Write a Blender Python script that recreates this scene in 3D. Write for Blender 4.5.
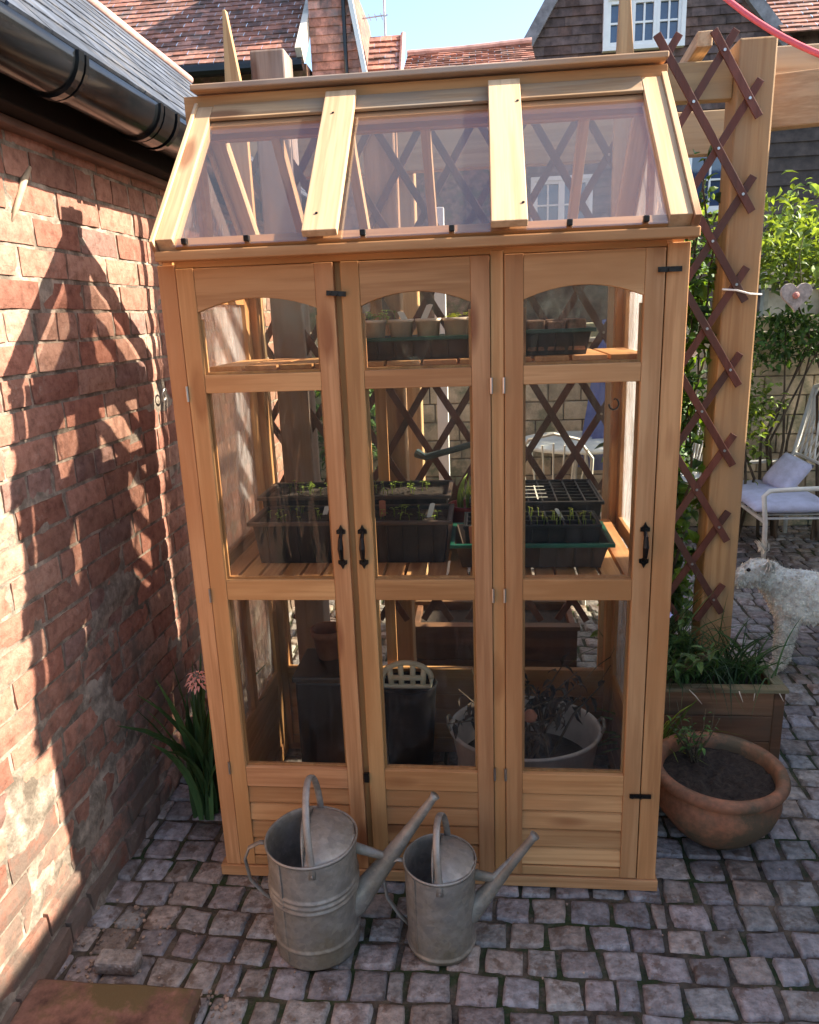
import bpy, bmesh, math, random
from mathutils import Vector, Matrix, noise
R = math.radians
rnd = random.Random(7)
U = rnd.uniform
for o in list(bpy.data.objects): bpy.data.objects.remove(o)
C = bpy.context.scene.collection
sc = bpy.context.scene

# ------------------------------------------------------------------ camera
CP = Vector((0.7527, -1.7277, 1.5226)); YAW, PIT, ROL, FPX = -0.10412, 0.25845, -0.03779, 745.0
fwd = Vector((math.sin(YAW), math.cos(YAW), 0)); rt = Vector((math.cos(YAW), -math.sin(YAW), 0)); up = Vector((0, 0, 1))
f2 = fwd*math.cos(PIT) - up*math.sin(PIT); u2 = up*math.cos(PIT) + fwd*math.sin(PIT)
r3 = rt*math.cos(ROL) + u2*math.sin(ROL); u3 = u2*math.cos(ROL) - rt*math.sin(ROL)
cd = bpy.data.cameras.new('camera'); cam = bpy.data.objects.new('camera', cd); C.objects.link(cam)
m = Matrix.Identity(4)
for i in range(3):
    m[i][0] = r3[i]; m[i][1] = u3[i]; m[i][2] = -f2[i]; m[i][3] = CP[i]
cam.matrix_world = m
cd.sensor_fit = 'VERTICAL'; cd.sensor_height = 24; cd.lens = FPX/1024*24
cd.clip_start = 0.02; cd.clip_end = 500
sc.camera = cam

# ------------------------------------------------------------------ light
SUN = Vector((1, 0.11, 0.75)).normalized()
elev = math.asin(SUN.z); azi = math.atan2(SUN.x, SUN.y)
w = bpy.data.worlds.new('World'); sc.world = w; w.use_nodes = True
nt = w.node_tree; bg = nt.nodes['Background']; sky = nt.nodes.new('ShaderNodeTexSky')
sky.sky_type = 'NISHITA'; sky.sun_disc = False; sky.sun_elevation = elev; sky.sun_rotation = azi
sky.air_density = 1.0; sky.dust_density = 1.6; sky.ozone_density = 1.0
nt.links.new(sky.outputs[0], bg.inputs[0]); bg.inputs[1].default_value = 0.12
sl = bpy.data.lights.new('sun', 'SUN'); sl.energy = 5.0; sl.angle = R(0.55); sl.color = (1, .90, .76)
so = bpy.data.objects.new('sun', sl); C.objects.link(so); so.rotation_euler = SUN.to_track_quat('Z', 'Y').to_euler()
sc.view_settings.view_transform = 'Standard'; sc.view_settings.look = 'None'
sc.view_settings.exposure = 1.83; sc.view_settings.gamma = 1
try:
    sc.cycles.transparent_max_bounces = 32; sc.cycles.max_bounces = 10
except Exception: pass

# ------------------------------------------------------------------ materials
def ramp(n, cols):
    r = n.new('ShaderNodeValToRGB'); e = r.color_ramp.elements
    while len(e) < len(cols): e.new(.5)
    for i, (p, c) in enumerate(cols):
        e[i].position = p; e[i].color = (*c, 1) if len(c) == 3 else c
    return r
def mat(name, base=(.5,.5,.5), rough=.7, metal=0, spec=.4, var=.12, nscale=8, bump=.15, bscale=40, dark=None,
        stretch=(1,1,1), use_attr=True, coat=0, bdist=.004, dthr=(.5,.65), sheen=0):
    """principled + noise variation in albedo + bump; vertex attribute 'var' (grey .5 = neutral) multiplies colour"""
    mt = bpy.data.materials.new(name); mt.use_nodes = True; n = mt.node_tree.nodes; l = mt.node_tree.links
    p = n['Principled BSDF']; p.inputs['Roughness'].default_value = rough; p.inputs['Metallic'].default_value = metal
    p.inputs['Specular IOR Level'].default_value = spec; p.inputs['Coat Weight'].default_value = coat
    tc = n.new('ShaderNodeTexCoord'); mp = n.new('ShaderNodeMapping'); mp.inputs['Scale'].default_value = stretch
    l.new(tc.outputs['Object'], mp.inputs[0])
    n1 = n.new('ShaderNodeTexNoise'); n1.inputs['Scale'].default_value = nscale; n1.inputs['Detail'].default_value = 6
    n1.inputs['Roughness'].default_value = .65
    l.new(mp.outputs[0], n1.inputs[0])
    lo = tuple(max(0, c*(1-var*2.2)) for c in base); hi = tuple(min(1, c*(1+var*2.2)) for c in base)
    r = ramp(n, [(.3, lo), (.7, hi)]); l.new(n1.outputs[0], r.inputs[0]); col = r.outputs[0]
    if dark:
        n2 = n.new('ShaderNodeTexNoise'); n2.inputs['Scale'].default_value = nscale*.45; n2.inputs['Detail'].default_value = 8
        n2.inputs['Roughness'].default_value = .7
        l.new(tc.outputs['Object'], n2.inputs[0]); r2 = ramp(n, [(dthr[0], (0,0,0)), (dthr[1], (1,1,1))]); l.new(n2.outputs[0], r2.inputs[0])
        mx = n.new('ShaderNodeMixRGB'); l.new(r2.outputs[0], mx.inputs[0]); l.new(col, mx.inputs[1]); mx.inputs[2].default_value = (*dark, 1); col = mx.outputs[0]
    if use_attr:
        a = n.new('ShaderNodeAttribute'); a.attribute_name = 'var'
        mu = n.new('ShaderNodeMixRGB'); mu.blend_type = 'MULTIPLY'; mu.inputs[0].default_value = 1
        l.new(col, mu.inputs[1]); l.new(a.outputs[0], mu.inputs[2])
        ml = n.new('ShaderNodeMixRGB'); ml.blend_type = 'ADD'; ml.inputs[0].default_value = 1
        l.new(mu.outputs[0], ml.inputs[1]); l.new(mu.outputs[0], ml.inputs[2]); col = ml.outputs[0]
    l.new(col, p.inputs['Base Color'])
    if bump:
        n3 = n.new('ShaderNodeTexNoise'); n3.inputs['Scale'].default_value = bscale; n3.inputs['Detail'].default_value = 6
        l.new(mp.outputs[0], n3.inputs[0]); b = n.new('ShaderNodeBump'); b.inputs['Strength'].default_value = bump
        b.inputs['Distance'].default_value = bdist; l.new(n3.outputs[0], b.inputs['Height']); l.new(b.outputs[0], p.inputs['Normal'])
    return mt
def wood(name, base, axis, knots=True, var=.10, prerot=0, rough=.62, weather=None):
    mt = bpy.data.materials.new(name); mt.use_nodes = True; n = mt.node_tree.nodes; l = mt.node_tree.links
    p = n['Principled BSDF']; p.inputs['Roughness'].default_value = rough; p.inputs['Specular IOR Level'].default_value = .3
    tc = n.new('ShaderNodeTexCoord'); a = n.new('ShaderNodeAttribute'); a.attribute_name = 'var'
    sh = n.new('ShaderNodeVectorMath'); sh.operation = 'MULTIPLY_ADD'
    l.new(a.outputs[0], sh.inputs[0]); sh.inputs[1].default_value = (37, 53, 71); l.new(tc.outputs['Object'], sh.inputs[2])
    if prerot:
        pr_ = n.new('ShaderNodeMapping'); pr_.inputs['Rotation'].default_value = (prerot,0,0); l.new(sh.outputs[0], pr_.inputs[0]); sh = pr_
    mp = n.new('ShaderNodeMapping'); s = [1,1,1]; s['xyz'.index(axis)] = .045
    mp.inputs['Scale'].default_value = s; l.new(sh.outputs[0], mp.inputs[0])
    mp2 = n.new('ShaderNodeMapping'); s2 = [1,1,1]; s2['xyz'.index(axis)] = .28
    mp2.inputs['Scale'].default_value = s2; l.new(sh.outputs[0], mp2.inputs[0])
    # large ring field distorts fine grain
    nb = n.new('ShaderNodeTexNoise'); nb.inputs['Scale'].default_value = 22; nb.inputs['Detail'].default_value = 3; l.new(mp.outputs[0], nb.inputs[0])
    mu = n.new('ShaderNodeMath'); mu.operation = 'MULTIPLY'; mu.inputs[1].default_value = 24; l.new(nb.outputs[0], mu.inputs[0])
    sn = n.new('ShaderNodeMath'); sn.operation = 'SINE'; l.new(mu.outputs[0], sn.inputs[0])
    nf = n.new('ShaderNodeTexNoise'); nf.inputs['Scale'].default_value = 160; nf.inputs['Detail'].default_value = 4; l.new(mp.outputs[0], nf.inputs[0])
    ad = n.new('ShaderNodeMath'); ad.operation = 'MULTIPLY_ADD'; ad.inputs[1].default_value = .25; l.new(sn.outputs[0], ad.inputs[0]); l.new(nf.outputs[0], ad.inputs[2])
    lo = tuple(c*k for c, k in zip(base, (1-var*1.5, 1-var*2.2, 1-var*2.7))); hi = tuple(min(1, c*(1+var*1.1)) for c in base)
    r = ramp(n, [(.22, lo), (.72, hi)]); l.new(ad.outputs[0], r.inputs[0]); col = r.outputs[0]
    if knots:
        v = n.new('ShaderNodeTexVoronoi'); v.inputs['Scale'].default_value = 8.5; l.new(mp2.outputs[0], v.inputs[0])
        kr = ramp(n, [(.11, (.85,.85,.85)), (.20, (0,0,0))]); l.new(v.outputs['Distance'], kr.inputs[0])
        mx = n.new('ShaderNodeMixRGB'); l.new(kr.outputs[0], mx.inputs[0]); l.new(col, mx.inputs[1]); mx.inputs[2].default_value = (base[0]*.45, base[1]*.3, base[2]*.25, 1); col = mx.outputs[0]
    nl = n.new('ShaderNodeTexNoise'); nl.inputs['Scale'].default_value = 3; nl.inputs['Detail'].default_value = 3; l.new(mp2.outputs[0], nl.inputs[0])
    rl = ramp(n, [(.3, (.8,.76,.72)), (.7, (1.1,1.1,1.1))]); l.new(nl.outputs[0], rl.inputs[0])
    m2 = n.new('ShaderNodeMixRGB'); m2.blend_type = 'MULTIPLY'; m2.inputs[0].default_value = 1; l.new(col, m2.inputs[1]); l.new(rl.outputs[0], m2.inputs[2]); col = m2.outputs[0]
    if weather:
        nw = n.new('ShaderNodeTexNoise'); nw.inputs['Scale'].default_value = 9; nw.inputs['Detail'].default_value = 6; l.new(mp2.outputs[0], nw.inputs[0])
        rw = ramp(n, [(.42, (0,0,0)), (.66, (1,1,1))]); l.new(nw.outputs[0], rw.inputs[0])
        mw = n.new('ShaderNodeMixRGB'); l.new(rw.outputs[0], mw.inputs[0]); l.new(col, mw.inputs[1]); mw.inputs[2].default_value = (*weather, 1); col = mw.outputs[0]
    m3 = n.new('ShaderNodeMixRGB'); m3.blend_type = 'MULTIPLY'; m3.inputs[0].default_value = 1; l.new(col, m3.inputs[1]); l.new(a.outputs[0], m3.inputs[2])
    m4 = n.new('ShaderNodeMixRGB'); m4.blend_type = 'ADD'; m4.inputs[0].default_value = 1; l.new(m3.outputs[0], m4.inputs[1]); l.new(m3.outputs[0], m4.inputs[2])
    l.new(m4.outputs[0], p.inputs['Base Color'])
    b = n.new('ShaderNodeBump'); b.inputs['Strength'].default_value = .25; b.inputs['Distance'].default_value = .0015
    l.new(ad.outputs[0], b.inputs['Height']); l.new(b.outputs[0], p.inputs['Normal'])
    return mt
WB = (.54, .30, .13)
WST = (.45,.215,.08)
WX = wood('cedar_grain_across', WB, 'x', weather=WST); WY = wood('cedar_grain_deep', WB, 'y', weather=WST); WZ = wood('cedar_grain_upright', WB, 'z', weather=WST)
WS = wood('cedar_sunlit_tone_rafter', (.56,.38,.22), 'y', var=.07, prerot=-R(44))  # same cedar, colour lightened to stand for sun on the roof
WSB = wood('cedar_sunlit_tone_rafter_rear', (.56,.38,.22), 'y', var=.07, prerot=R(44))  # same sun-lightened colour with the grain mirrored
PX = wood('pergola_timber_across', (.50,.33,.18), 'x', weather=(.42,.30,.19)); PZ = wood('pergola_timber_upright', (.47,.29,.14), 'z', weather=(.40,.26,.14)); PY = wood('pergola_timber_deep', (.52,.36,.21), 'y')
TRW = wood('trellis_stain', (.13,.047,.032), 'z', knots=False, weather=(.075,.038,.028))
PLW = wood('old_planter_wood', (.19,.095,.05), 'x', weather=(.10,.06,.035))
M = {}
M['black_plastic'] = mat('black_gutter_plastic', (.006,.007,.008), .2, spec=.4, var=.2, bump=.05, dark=(.04,.032,.022), dthr=(.64,.76), use_attr=False)
M['fascia'] = mat('dark_fascia_paint', (.012,.009,.008), .8, spec=.1, use_attr=False, dark=(.12,.08,.055), dthr=(.58,.7))
M['tray'] = mat('black_tray_plastic', (.013,.013,.014), .5, spec=.35, var=.25, bump=.1, dark=(.045,.035,.026), dthr=(.55,.68))
M['brown_tray'] = mat('brown_tray_plastic', (.06,.042,.032), .45, var=.2, bump=.1)
M['green_tray'] = mat('green_tray_plastic', (.012,.09,.055), .35, var=.2, bump=.1)
M['dkgreen_tray'] = mat('dark_green_tray_plastic', (.015,.045,.03), .4, var=.2, bump=.1)
M['soil'] = mat('seed_compost', (.03,.021,.015), .95, var=.35, nscale=60, bump=.8, bscale=120, bdist=.01)
M['whitep'] = mat('white_label_plastic', (.75,.73,.66), .5, var=.05, bump=0)
M['cream_paper'] = mat('cream_fibre_pot', (.62,.5,.38), .8, var=.1)
M['iron'] = mat('black_iron', (.025,.022,.02), .38, metal=.7, var=.3, bump=.5, bscale=60, use_attr=False)
M['steel'] = mat('bright_steel', (.5,.5,.48), .35, metal=1, var=.1, use_attr=False)
M['leaf'] = mat('leaf_green', (.055,.11,.028), .5, spec=.35, var=.3, nscale=20, bump=.1)
M['leafl'] = mat('leaf_pale_green', (.14,.20,.035), .5, spec=.35, var=.25, nscale=20, bump=.1)
M['stem'] = mat('plant_stem', (.09,.07,.04), .8, var=.3)
M['blade'] = mat('blade_leaf', (.04,.085,.03), .45, spec=.4, var=.3, stretch=(1,1,.2))
M['pink'] = mat('pink_petal', (.72,.38,.34), .7, var=.2)
M['redp'] = mat('red_glaze', (.42,.03,.025), .4, var=.2)
M['bluep'] = mat('blue_glaze', (.03,.16,.42), .4, var=.2)
M['terracotta'] = mat('aged_terracotta', (.33,.13,.065), .72, var=.3, nscale=9, bump=.3, bscale=60, dark=(.10,.07,.04), dthr=(.40,.56))
M['terra_plain'] = mat('terracotta', (.36,.14,.08), .75, var=.2)
M['galv'] = None
M['stone_slab'] = mat('worn_brick_slab', (.19,.095,.065), .85, var=.3, nscale=14, bump=.5, bscale=70, dark=(.11,.075,.03), dthr=(.47,.58))
M['white_metal'] = mat('white_painted_metal', (.74,.72,.64), .45, var=.08, use_attr=False)
M['cushion'] = mat('lavender_white_cushion', (.55,.56,.70), .9, var=.08, nscale=12)
M['fur'] = mat('white_dog_fur', (.90,.76,.62), 1.0, spec=.02, var=.18, nscale=25, bump=.8, bscale=90, bdist=.01)
M['nose'] = mat('dark_eye', (.01,.008,.008), .2, use_attr=False)
M['cordp'] = mat('pink_cord', (.75,.12,.13), .5, use_attr=False, var=.05)
M['heart'] = mat('pale_wood_heart', (.55,.47,.40), .8, var=.2, nscale=40)
M['bark'] = mat('brown_bark', (.10,.07,.045), .9, var=.3, nscale=30, bump=.8, stretch=(1,1,.2))
M['earth'] = mat('joint_earth', (.026,.021,.015), .95, var=.4, nscale=25, bump=.8, bscale=90, dark=(.035,.05,.018), dthr=(.52,.62), use_attr=False)
M['grass'] = mat('lawn', (.05,.085,.025), .9, var=.3, nscale=6, bump=.8, use_attr=False)
M['white_paint'] = mat('white_window_paint', (.78,.78,.76), .5, var=.03, use_attr=False)
M['parasol'] = mat('blue_parasol_cloth', (.10,.14,.36), .85, var=.15, use_attr=False)
M['grey_render'] = mat('pale_render', (.58,.55,.5), .9, var=.1, use_attr=False)
M['lead'] = mat('grey_lead', (.2,.2,.21), .6, var=.2, use_attr=False)
M['copper'] = mat('pink_ridge_mortar', (.50,.30,.25), .8, var=.15, use_attr=False)
M['foam'] = mat('cream_mortar_blob', (.40,.31,.21), .8, var=.15, use_attr=False)

def galv():
    mt = mat('galvanised_zinc', (.33,.31,.275), .5, metal=.35, var=.16, nscale=7, bump=.2, bscale=30, dark=(.20,.165,.115), dthr=(.42,.62))
    n = mt.node_tree.nodes; l = mt.node_tree.links; p = n['Principled BSDF']; tc = n['Texture Coordinate'] if 'Texture Coordinate' in n else n.new('ShaderNodeTexCoord')
    v = n.new('ShaderNodeTexNoise'); v.inputs['Scale'].default_value = 11; v.inputs['Detail'].default_value = 8; v.inputs['Roughness'].default_value = .75; l.new(tc.outputs['Object'], v.inputs[0])
    r = ramp(n, [(.35, (.32,)*3), (.7, (.72,)*3)]); l.new(v.outputs[0], r.inputs[0]); l.new(r.outputs[0], p.inputs['Roughness'])
    vo = n.new('ShaderNodeTexVoronoi'); vo.inputs['Scale'].default_value = 75; l.new(tc.outputs['Object'], vo.inputs[0])
    src = p.inputs['Base Color'].links[0].from_socket; rv = ramp(n, [(.0, (.78,.78,.80)), (1, (1.15,1.13,1.08))]); sv = n.new('ShaderNodeSeparateXYZ'); l.new(vo.outputs['Color'], sv.inputs[0]); l.new(sv.outputs[0], rv.inputs[0])
    mv = n.new('ShaderNodeMixRGB'); mv.blend_type = 'MULTIPLY'; mv.inputs[0].default_value = .7; l.new(src, mv.inputs[1]); l.new(rv.outputs[0], mv.inputs[2])
    # rust bloom and tide marks
    nr = n.new('ShaderNodeTexNoise'); nr.inputs['Scale'].default_value = 16; nr.inputs['Detail'].default_value = 9; nr.inputs['Roughness'].default_value = .8; l.new(tc.outputs['Object'], nr.inputs[0])
    rr = ramp(n, [(.60, (0,0,0)), (.72, (.7,.7,.7))]); l.new(nr.outputs[0], rr.inputs[0]); mr = n.new('ShaderNodeMixRGB'); l.new(rr.outputs[0], mr.inputs[0]); l.new(mv.outputs[0], mr.inputs[1]); mr.inputs[2].default_value = (.20,.13,.075,1)
    l.new(mr.outputs[0], p.inputs['Base Color'])
    return mt
M['galv'] = galv()

def brickmat():
    mt = bpy.data.materials.new('old_red_brick'); mt.use_nodes = True; n = mt.node_tree.nodes; l = mt.node_tree.links
    p = n['Principled BSDF']; p.inputs['Roughness'].default_value = .9; p.inputs['Specular IOR Level'].default_value = .2
    tc = n.new('ShaderNodeTexCoord'); a = n.new('ShaderNodeAttribute'); a.attribute_name = 'var'
    n1 = n.new('ShaderNodeTexNoise'); n1.inputs['Scale'].default_value = 28; n1.inputs['Detail'].default_value = 9; n1.inputs['Roughness'].default_value = .72; l.new(tc.outputs['Object'], n1.inputs[0])
    r = ramp(n, [(.28, (.45,.40,.38)), (.5, (.95,.9,.88)), (.75, (1.25,1.3,1.3))]); l.new(n1.outputs[0], r.inputs[0])
    mu = n.new('ShaderNodeMixRGB'); mu.blend_type = 'MULTIPLY'; mu.inputs[0].default_value = 1; l.new(a.outputs[0], mu.inputs[1]); l.new(r.outputs[0], mu.inputs[2])
    # soot / lime patches, stronger towards the foot of the wall (rising damp)
    n2 = n.new('ShaderNodeTexNoise'); n2.inputs['Scale'].default_value = 5.5; n2.inputs['Detail'].default_value = 9; n2.inputs['Roughness'].default_value = .7; l.new(tc.outputs['Object'], n2.inputs[0])
    sp = n.new('ShaderNodeSeparateXYZ'); l.new(tc.outputs['Object'], sp.inputs[0])
    mr = n.new('ShaderNodeMapRange'); mr.inputs['From Min'].default_value = .0; mr.inputs['From Max'].default_value = 1.0; mr.inputs['To Min'].default_value = .15; mr.inputs['To Max'].default_value = -.05
    l.new(sp.outputs[2], mr.inputs[0]); ad = n.new('ShaderNodeMath'); ad.operation = 'ADD'; l.new(mr.outputs[0], ad.inputs[0]); l.new(n2.outputs[0], ad.inputs[1])
    r2 = ramp(n, [(.55, (0,0,0)), (.66, (.85,.85,.85))]); l.new(ad.outputs[0], r2.inputs[0])
    mx = n.new('ShaderNodeMixRGB'); l.new(r2.outputs[0], mx.inputs[0]); l.new(mu.outputs[0], mx.inputs[1]); mx.inputs[2].default_value = (.15,.12,.095, 1)
    n4 = n.new('ShaderNodeTexNoise'); n4.inputs['Scale'].default_value = 9; n4.inputs['Detail'].default_value = 10; n4.inputs['Roughness'].default_value = .8
    mp4 = n.new('ShaderNodeMapping'); mp4.inputs['Location'].default_value = (5,3,9); l.new(tc.outputs['Object'], mp4.inputs[0]); l.new(mp4.outputs[0], n4.inputs[0])
    r4 = ramp(n, [(.58, (0,0,0)), (.68, (.6,.6,.6))]); l.new(n4.outputs[0], r4.inputs[0])
    mx4 = n.new('ShaderNodeMixRGB'); l.new(r4.outputs[0], mx4.inputs[0]); l.new(mx.outputs[0], mx4.inputs[1]); mx4.inputs[2].default_value = (.42,.33,.26, 1)
    l.new(mx4.outputs[0], p.inputs['Base Color'])
    n3 = n.new('ShaderNodeTexNoise'); n3.inputs['Scale'].default_value = 75; n3.inputs['Detail'].default_value = 9; n3.inputs['Roughness'].default_value = .7; l.new(tc.outputs['Object'], n3.inputs[0])
    b = n.new('ShaderNodeBump'); b.inputs['Strength'].default_value = .8; b.inputs['Distance'].default_value = .006; l.new(n3.outputs[0], b.inputs['Height']); l.new(b.outputs[0], p.inputs['Normal'])
    return mt
M['brick'] = brickmat()
M['mortar'] = mat('lime_mortar', (.29,.24,.185), .95, var=.25, nscale=20, bump=.9, bscale=110, use_attr=False, dark=(.12,.095,.07), dthr=(.45,.6))
M['sett'] = mat('stone_sett', (.235,.212,.192), .5, spec=.5, var=.24, nscale=38, bump=.8, bscale=85, bdist=.007, dark=(.125,.095,.075), dthr=(.52,.60))

def glassmat(name, tint=(.93,.93,.90), haze=0, hazecol=(.8,.78,.8), bump=.35, bs=7, rough=.06, refl=1.0, stretch=(1,1,.35), graze=0, streak=0, hv=.5):
    mt = bpy.data.materials.new(name); mt.use_nodes = True; n = mt.node_tree.nodes; l = mt.node_tree.links
    for x in list(n):
        if x.type != 'OUTPUT_MATERIAL': n.remove(x)
    out = [x for x in n if x.type == 'OUTPUT_MATERIAL'][0]
    tc = n.new('ShaderNodeTexCoord'); mp = n.new('ShaderNodeMapping'); mp.inputs['Scale'].default_value = stretch; l.new(tc.outputs['Object'], mp.inputs[0])
    nz = n.new('ShaderNodeTexNoise'); nz.inputs['Scale'].default_value = bs; nz.inputs['Detail'].default_value = 3; nz.inputs['Distortion'].default_value = 1.2; l.new(mp.outputs[0], nz.inputs[0])
    b = n.new('ShaderNodeBump'); b.inputs['Strength'].default_value = bump; b.inputs['Distance'].default_value = .02; l.new(nz.outputs[0], b.inputs['Height'])
    t = n.new('ShaderNodeBsdfTransparent'); t.inputs[0].default_value = (*tint, 1)
    g = n.new('ShaderNodeBsdfGlossy'); g.inputs['Roughness'].default_value = rough; g.inputs[0].default_value = (1,1,1,1); l.new(b.outputs[0], g.inputs['Normal'])
    fr = n.new('ShaderNodeFresnel'); fr.inputs['IOR'].default_value = 1.42; l.new(b.outputs[0], fr.inputs['Normal'])
    mm = n.new('ShaderNodeMath'); mm.operation = 'MULTIPLY'; mm.inputs[1].default_value = refl; l.new(fr.outputs[0], mm.inputs[0])
    mx = n.new('ShaderNodeMixShader'); l.new(mm.outputs[0], mx.inputs[0]); l.new(t.outputs[0], mx.inputs[1]); l.new(g.outputs[0], mx.inputs[2]); last = mx
    if haze:
        d = n.new('ShaderNodeBsdfDiffuse'); d.inputs[0].default_value = (*hazecol, 1)
        tr = n.new('ShaderNodeBsdfTranslucent'); tr.inputs[0].default_value = (*hazecol, 1)
        mh = n.new('ShaderNodeMixShader'); mh.inputs[0].default_value = .5; l.new(d.outputs[0], mh.inputs[1]); l.new(tr.outputs[0], mh.inputs[2])
        nh = n.new('ShaderNodeTexNoise'); nh.inputs['Scale'].default_value = 4; nh.inputs['Detail'].default_value = 7; nh.inputs['Roughness'].default_value = .7; l.new(mp.outputs[0], nh.inputs[0])
        rh = ramp(n, [(.3, (haze*(1-hv),)*3), (.75, (haze*(1+hv),)*3)]); l.new(nh.outputs[0], rh.inputs[0])
        src = rh.outputs[0]
        if graze:
            lw = n.new('ShaderNodeLayerWeight'); lw.inputs[0].default_value = .5
            pw = n.new('ShaderNodeMath'); pw.operation = 'POWER'; pw.inputs[1].default_value = 3; l.new(lw.outputs['Facing'], pw.inputs[0])
            ma = n.new('ShaderNodeMath'); ma.operation = 'MULTIPLY_ADD'; ma.inputs[1].default_value = graze; ma.use_clamp = True; l.new(pw.outputs[0], ma.inputs[0]); l.new(src, ma.inputs[2]); src = ma.outputs[0]
        if streak:  # streaks paint bright wrinkle reflections into the haze, along with film scuffs
            ms = n.new('ShaderNodeMapping'); ms.inputs['Scale'].default_value = (3,3,.55); l.new(tc.outputs['Object'], ms.inputs[0])
            ns = n.new('ShaderNodeTexNoise'); ns.inputs['Scale'].default_value = 5; ns.inputs['Detail'].default_value = 5; ns.inputs['Distortion'].default_value = 1.6; l.new(ms.outputs[0], ns.inputs[0])
            rs_ = ramp(n, [(.5, (0,0,0)), (.56, (streak,)*3), (.62, (0,0,0))]); l.new(ns.outputs[0], rs_.inputs[0])
            ad_ = n.new('ShaderNodeMath'); ad_.operation = 'ADD'; ad_.use_clamp = True; l.new(src, ad_.inputs[0]); l.new(rs_.outputs[0], ad_.inputs[1]); src = ad_.outputs[0]
        m2 = n.new('ShaderNodeMixShader'); l.new(src, m2.inputs[0]); l.new(mx.outputs[0], m2.inputs[1]); l.new(mh.outputs[0], m2.inputs[2]); last = m2
    l.new(last.outputs[0], out.inputs[0])
    return mt
M['glass'] = glassmat('clear_styrene_pane', haze=.006, refl=.5, streak=.012)
M['sideglass'] = glassmat('scuffed_sheen_side_pane', (.95,.94,.92), haze=.07, refl=.8, bump=.9, bs=9, graze=.2, streak=.18)  # scuffed film, with pale reflections painted in as haze and streaks
M['gableglass'] = glassmat('cloudy_gable_pane', (.9,.88,.86), haze=.22, hazecol=(.6,.52,.48), refl=.5, bump=.8, bs=9)
M['roofglass'] = glassmat('hazy_roof_pane', (.93,.91,.90), haze=.014, hazecol=(.70,.66,.58), refl=.18, graze=.2, streak=0, bump=.06, bs=2, hv=.06)
M['winglass'] = mat('house_window_glass', (.03,.06,.12), .04, spec=1.0, var=.1, bump=.05, use_attr=False)

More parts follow.
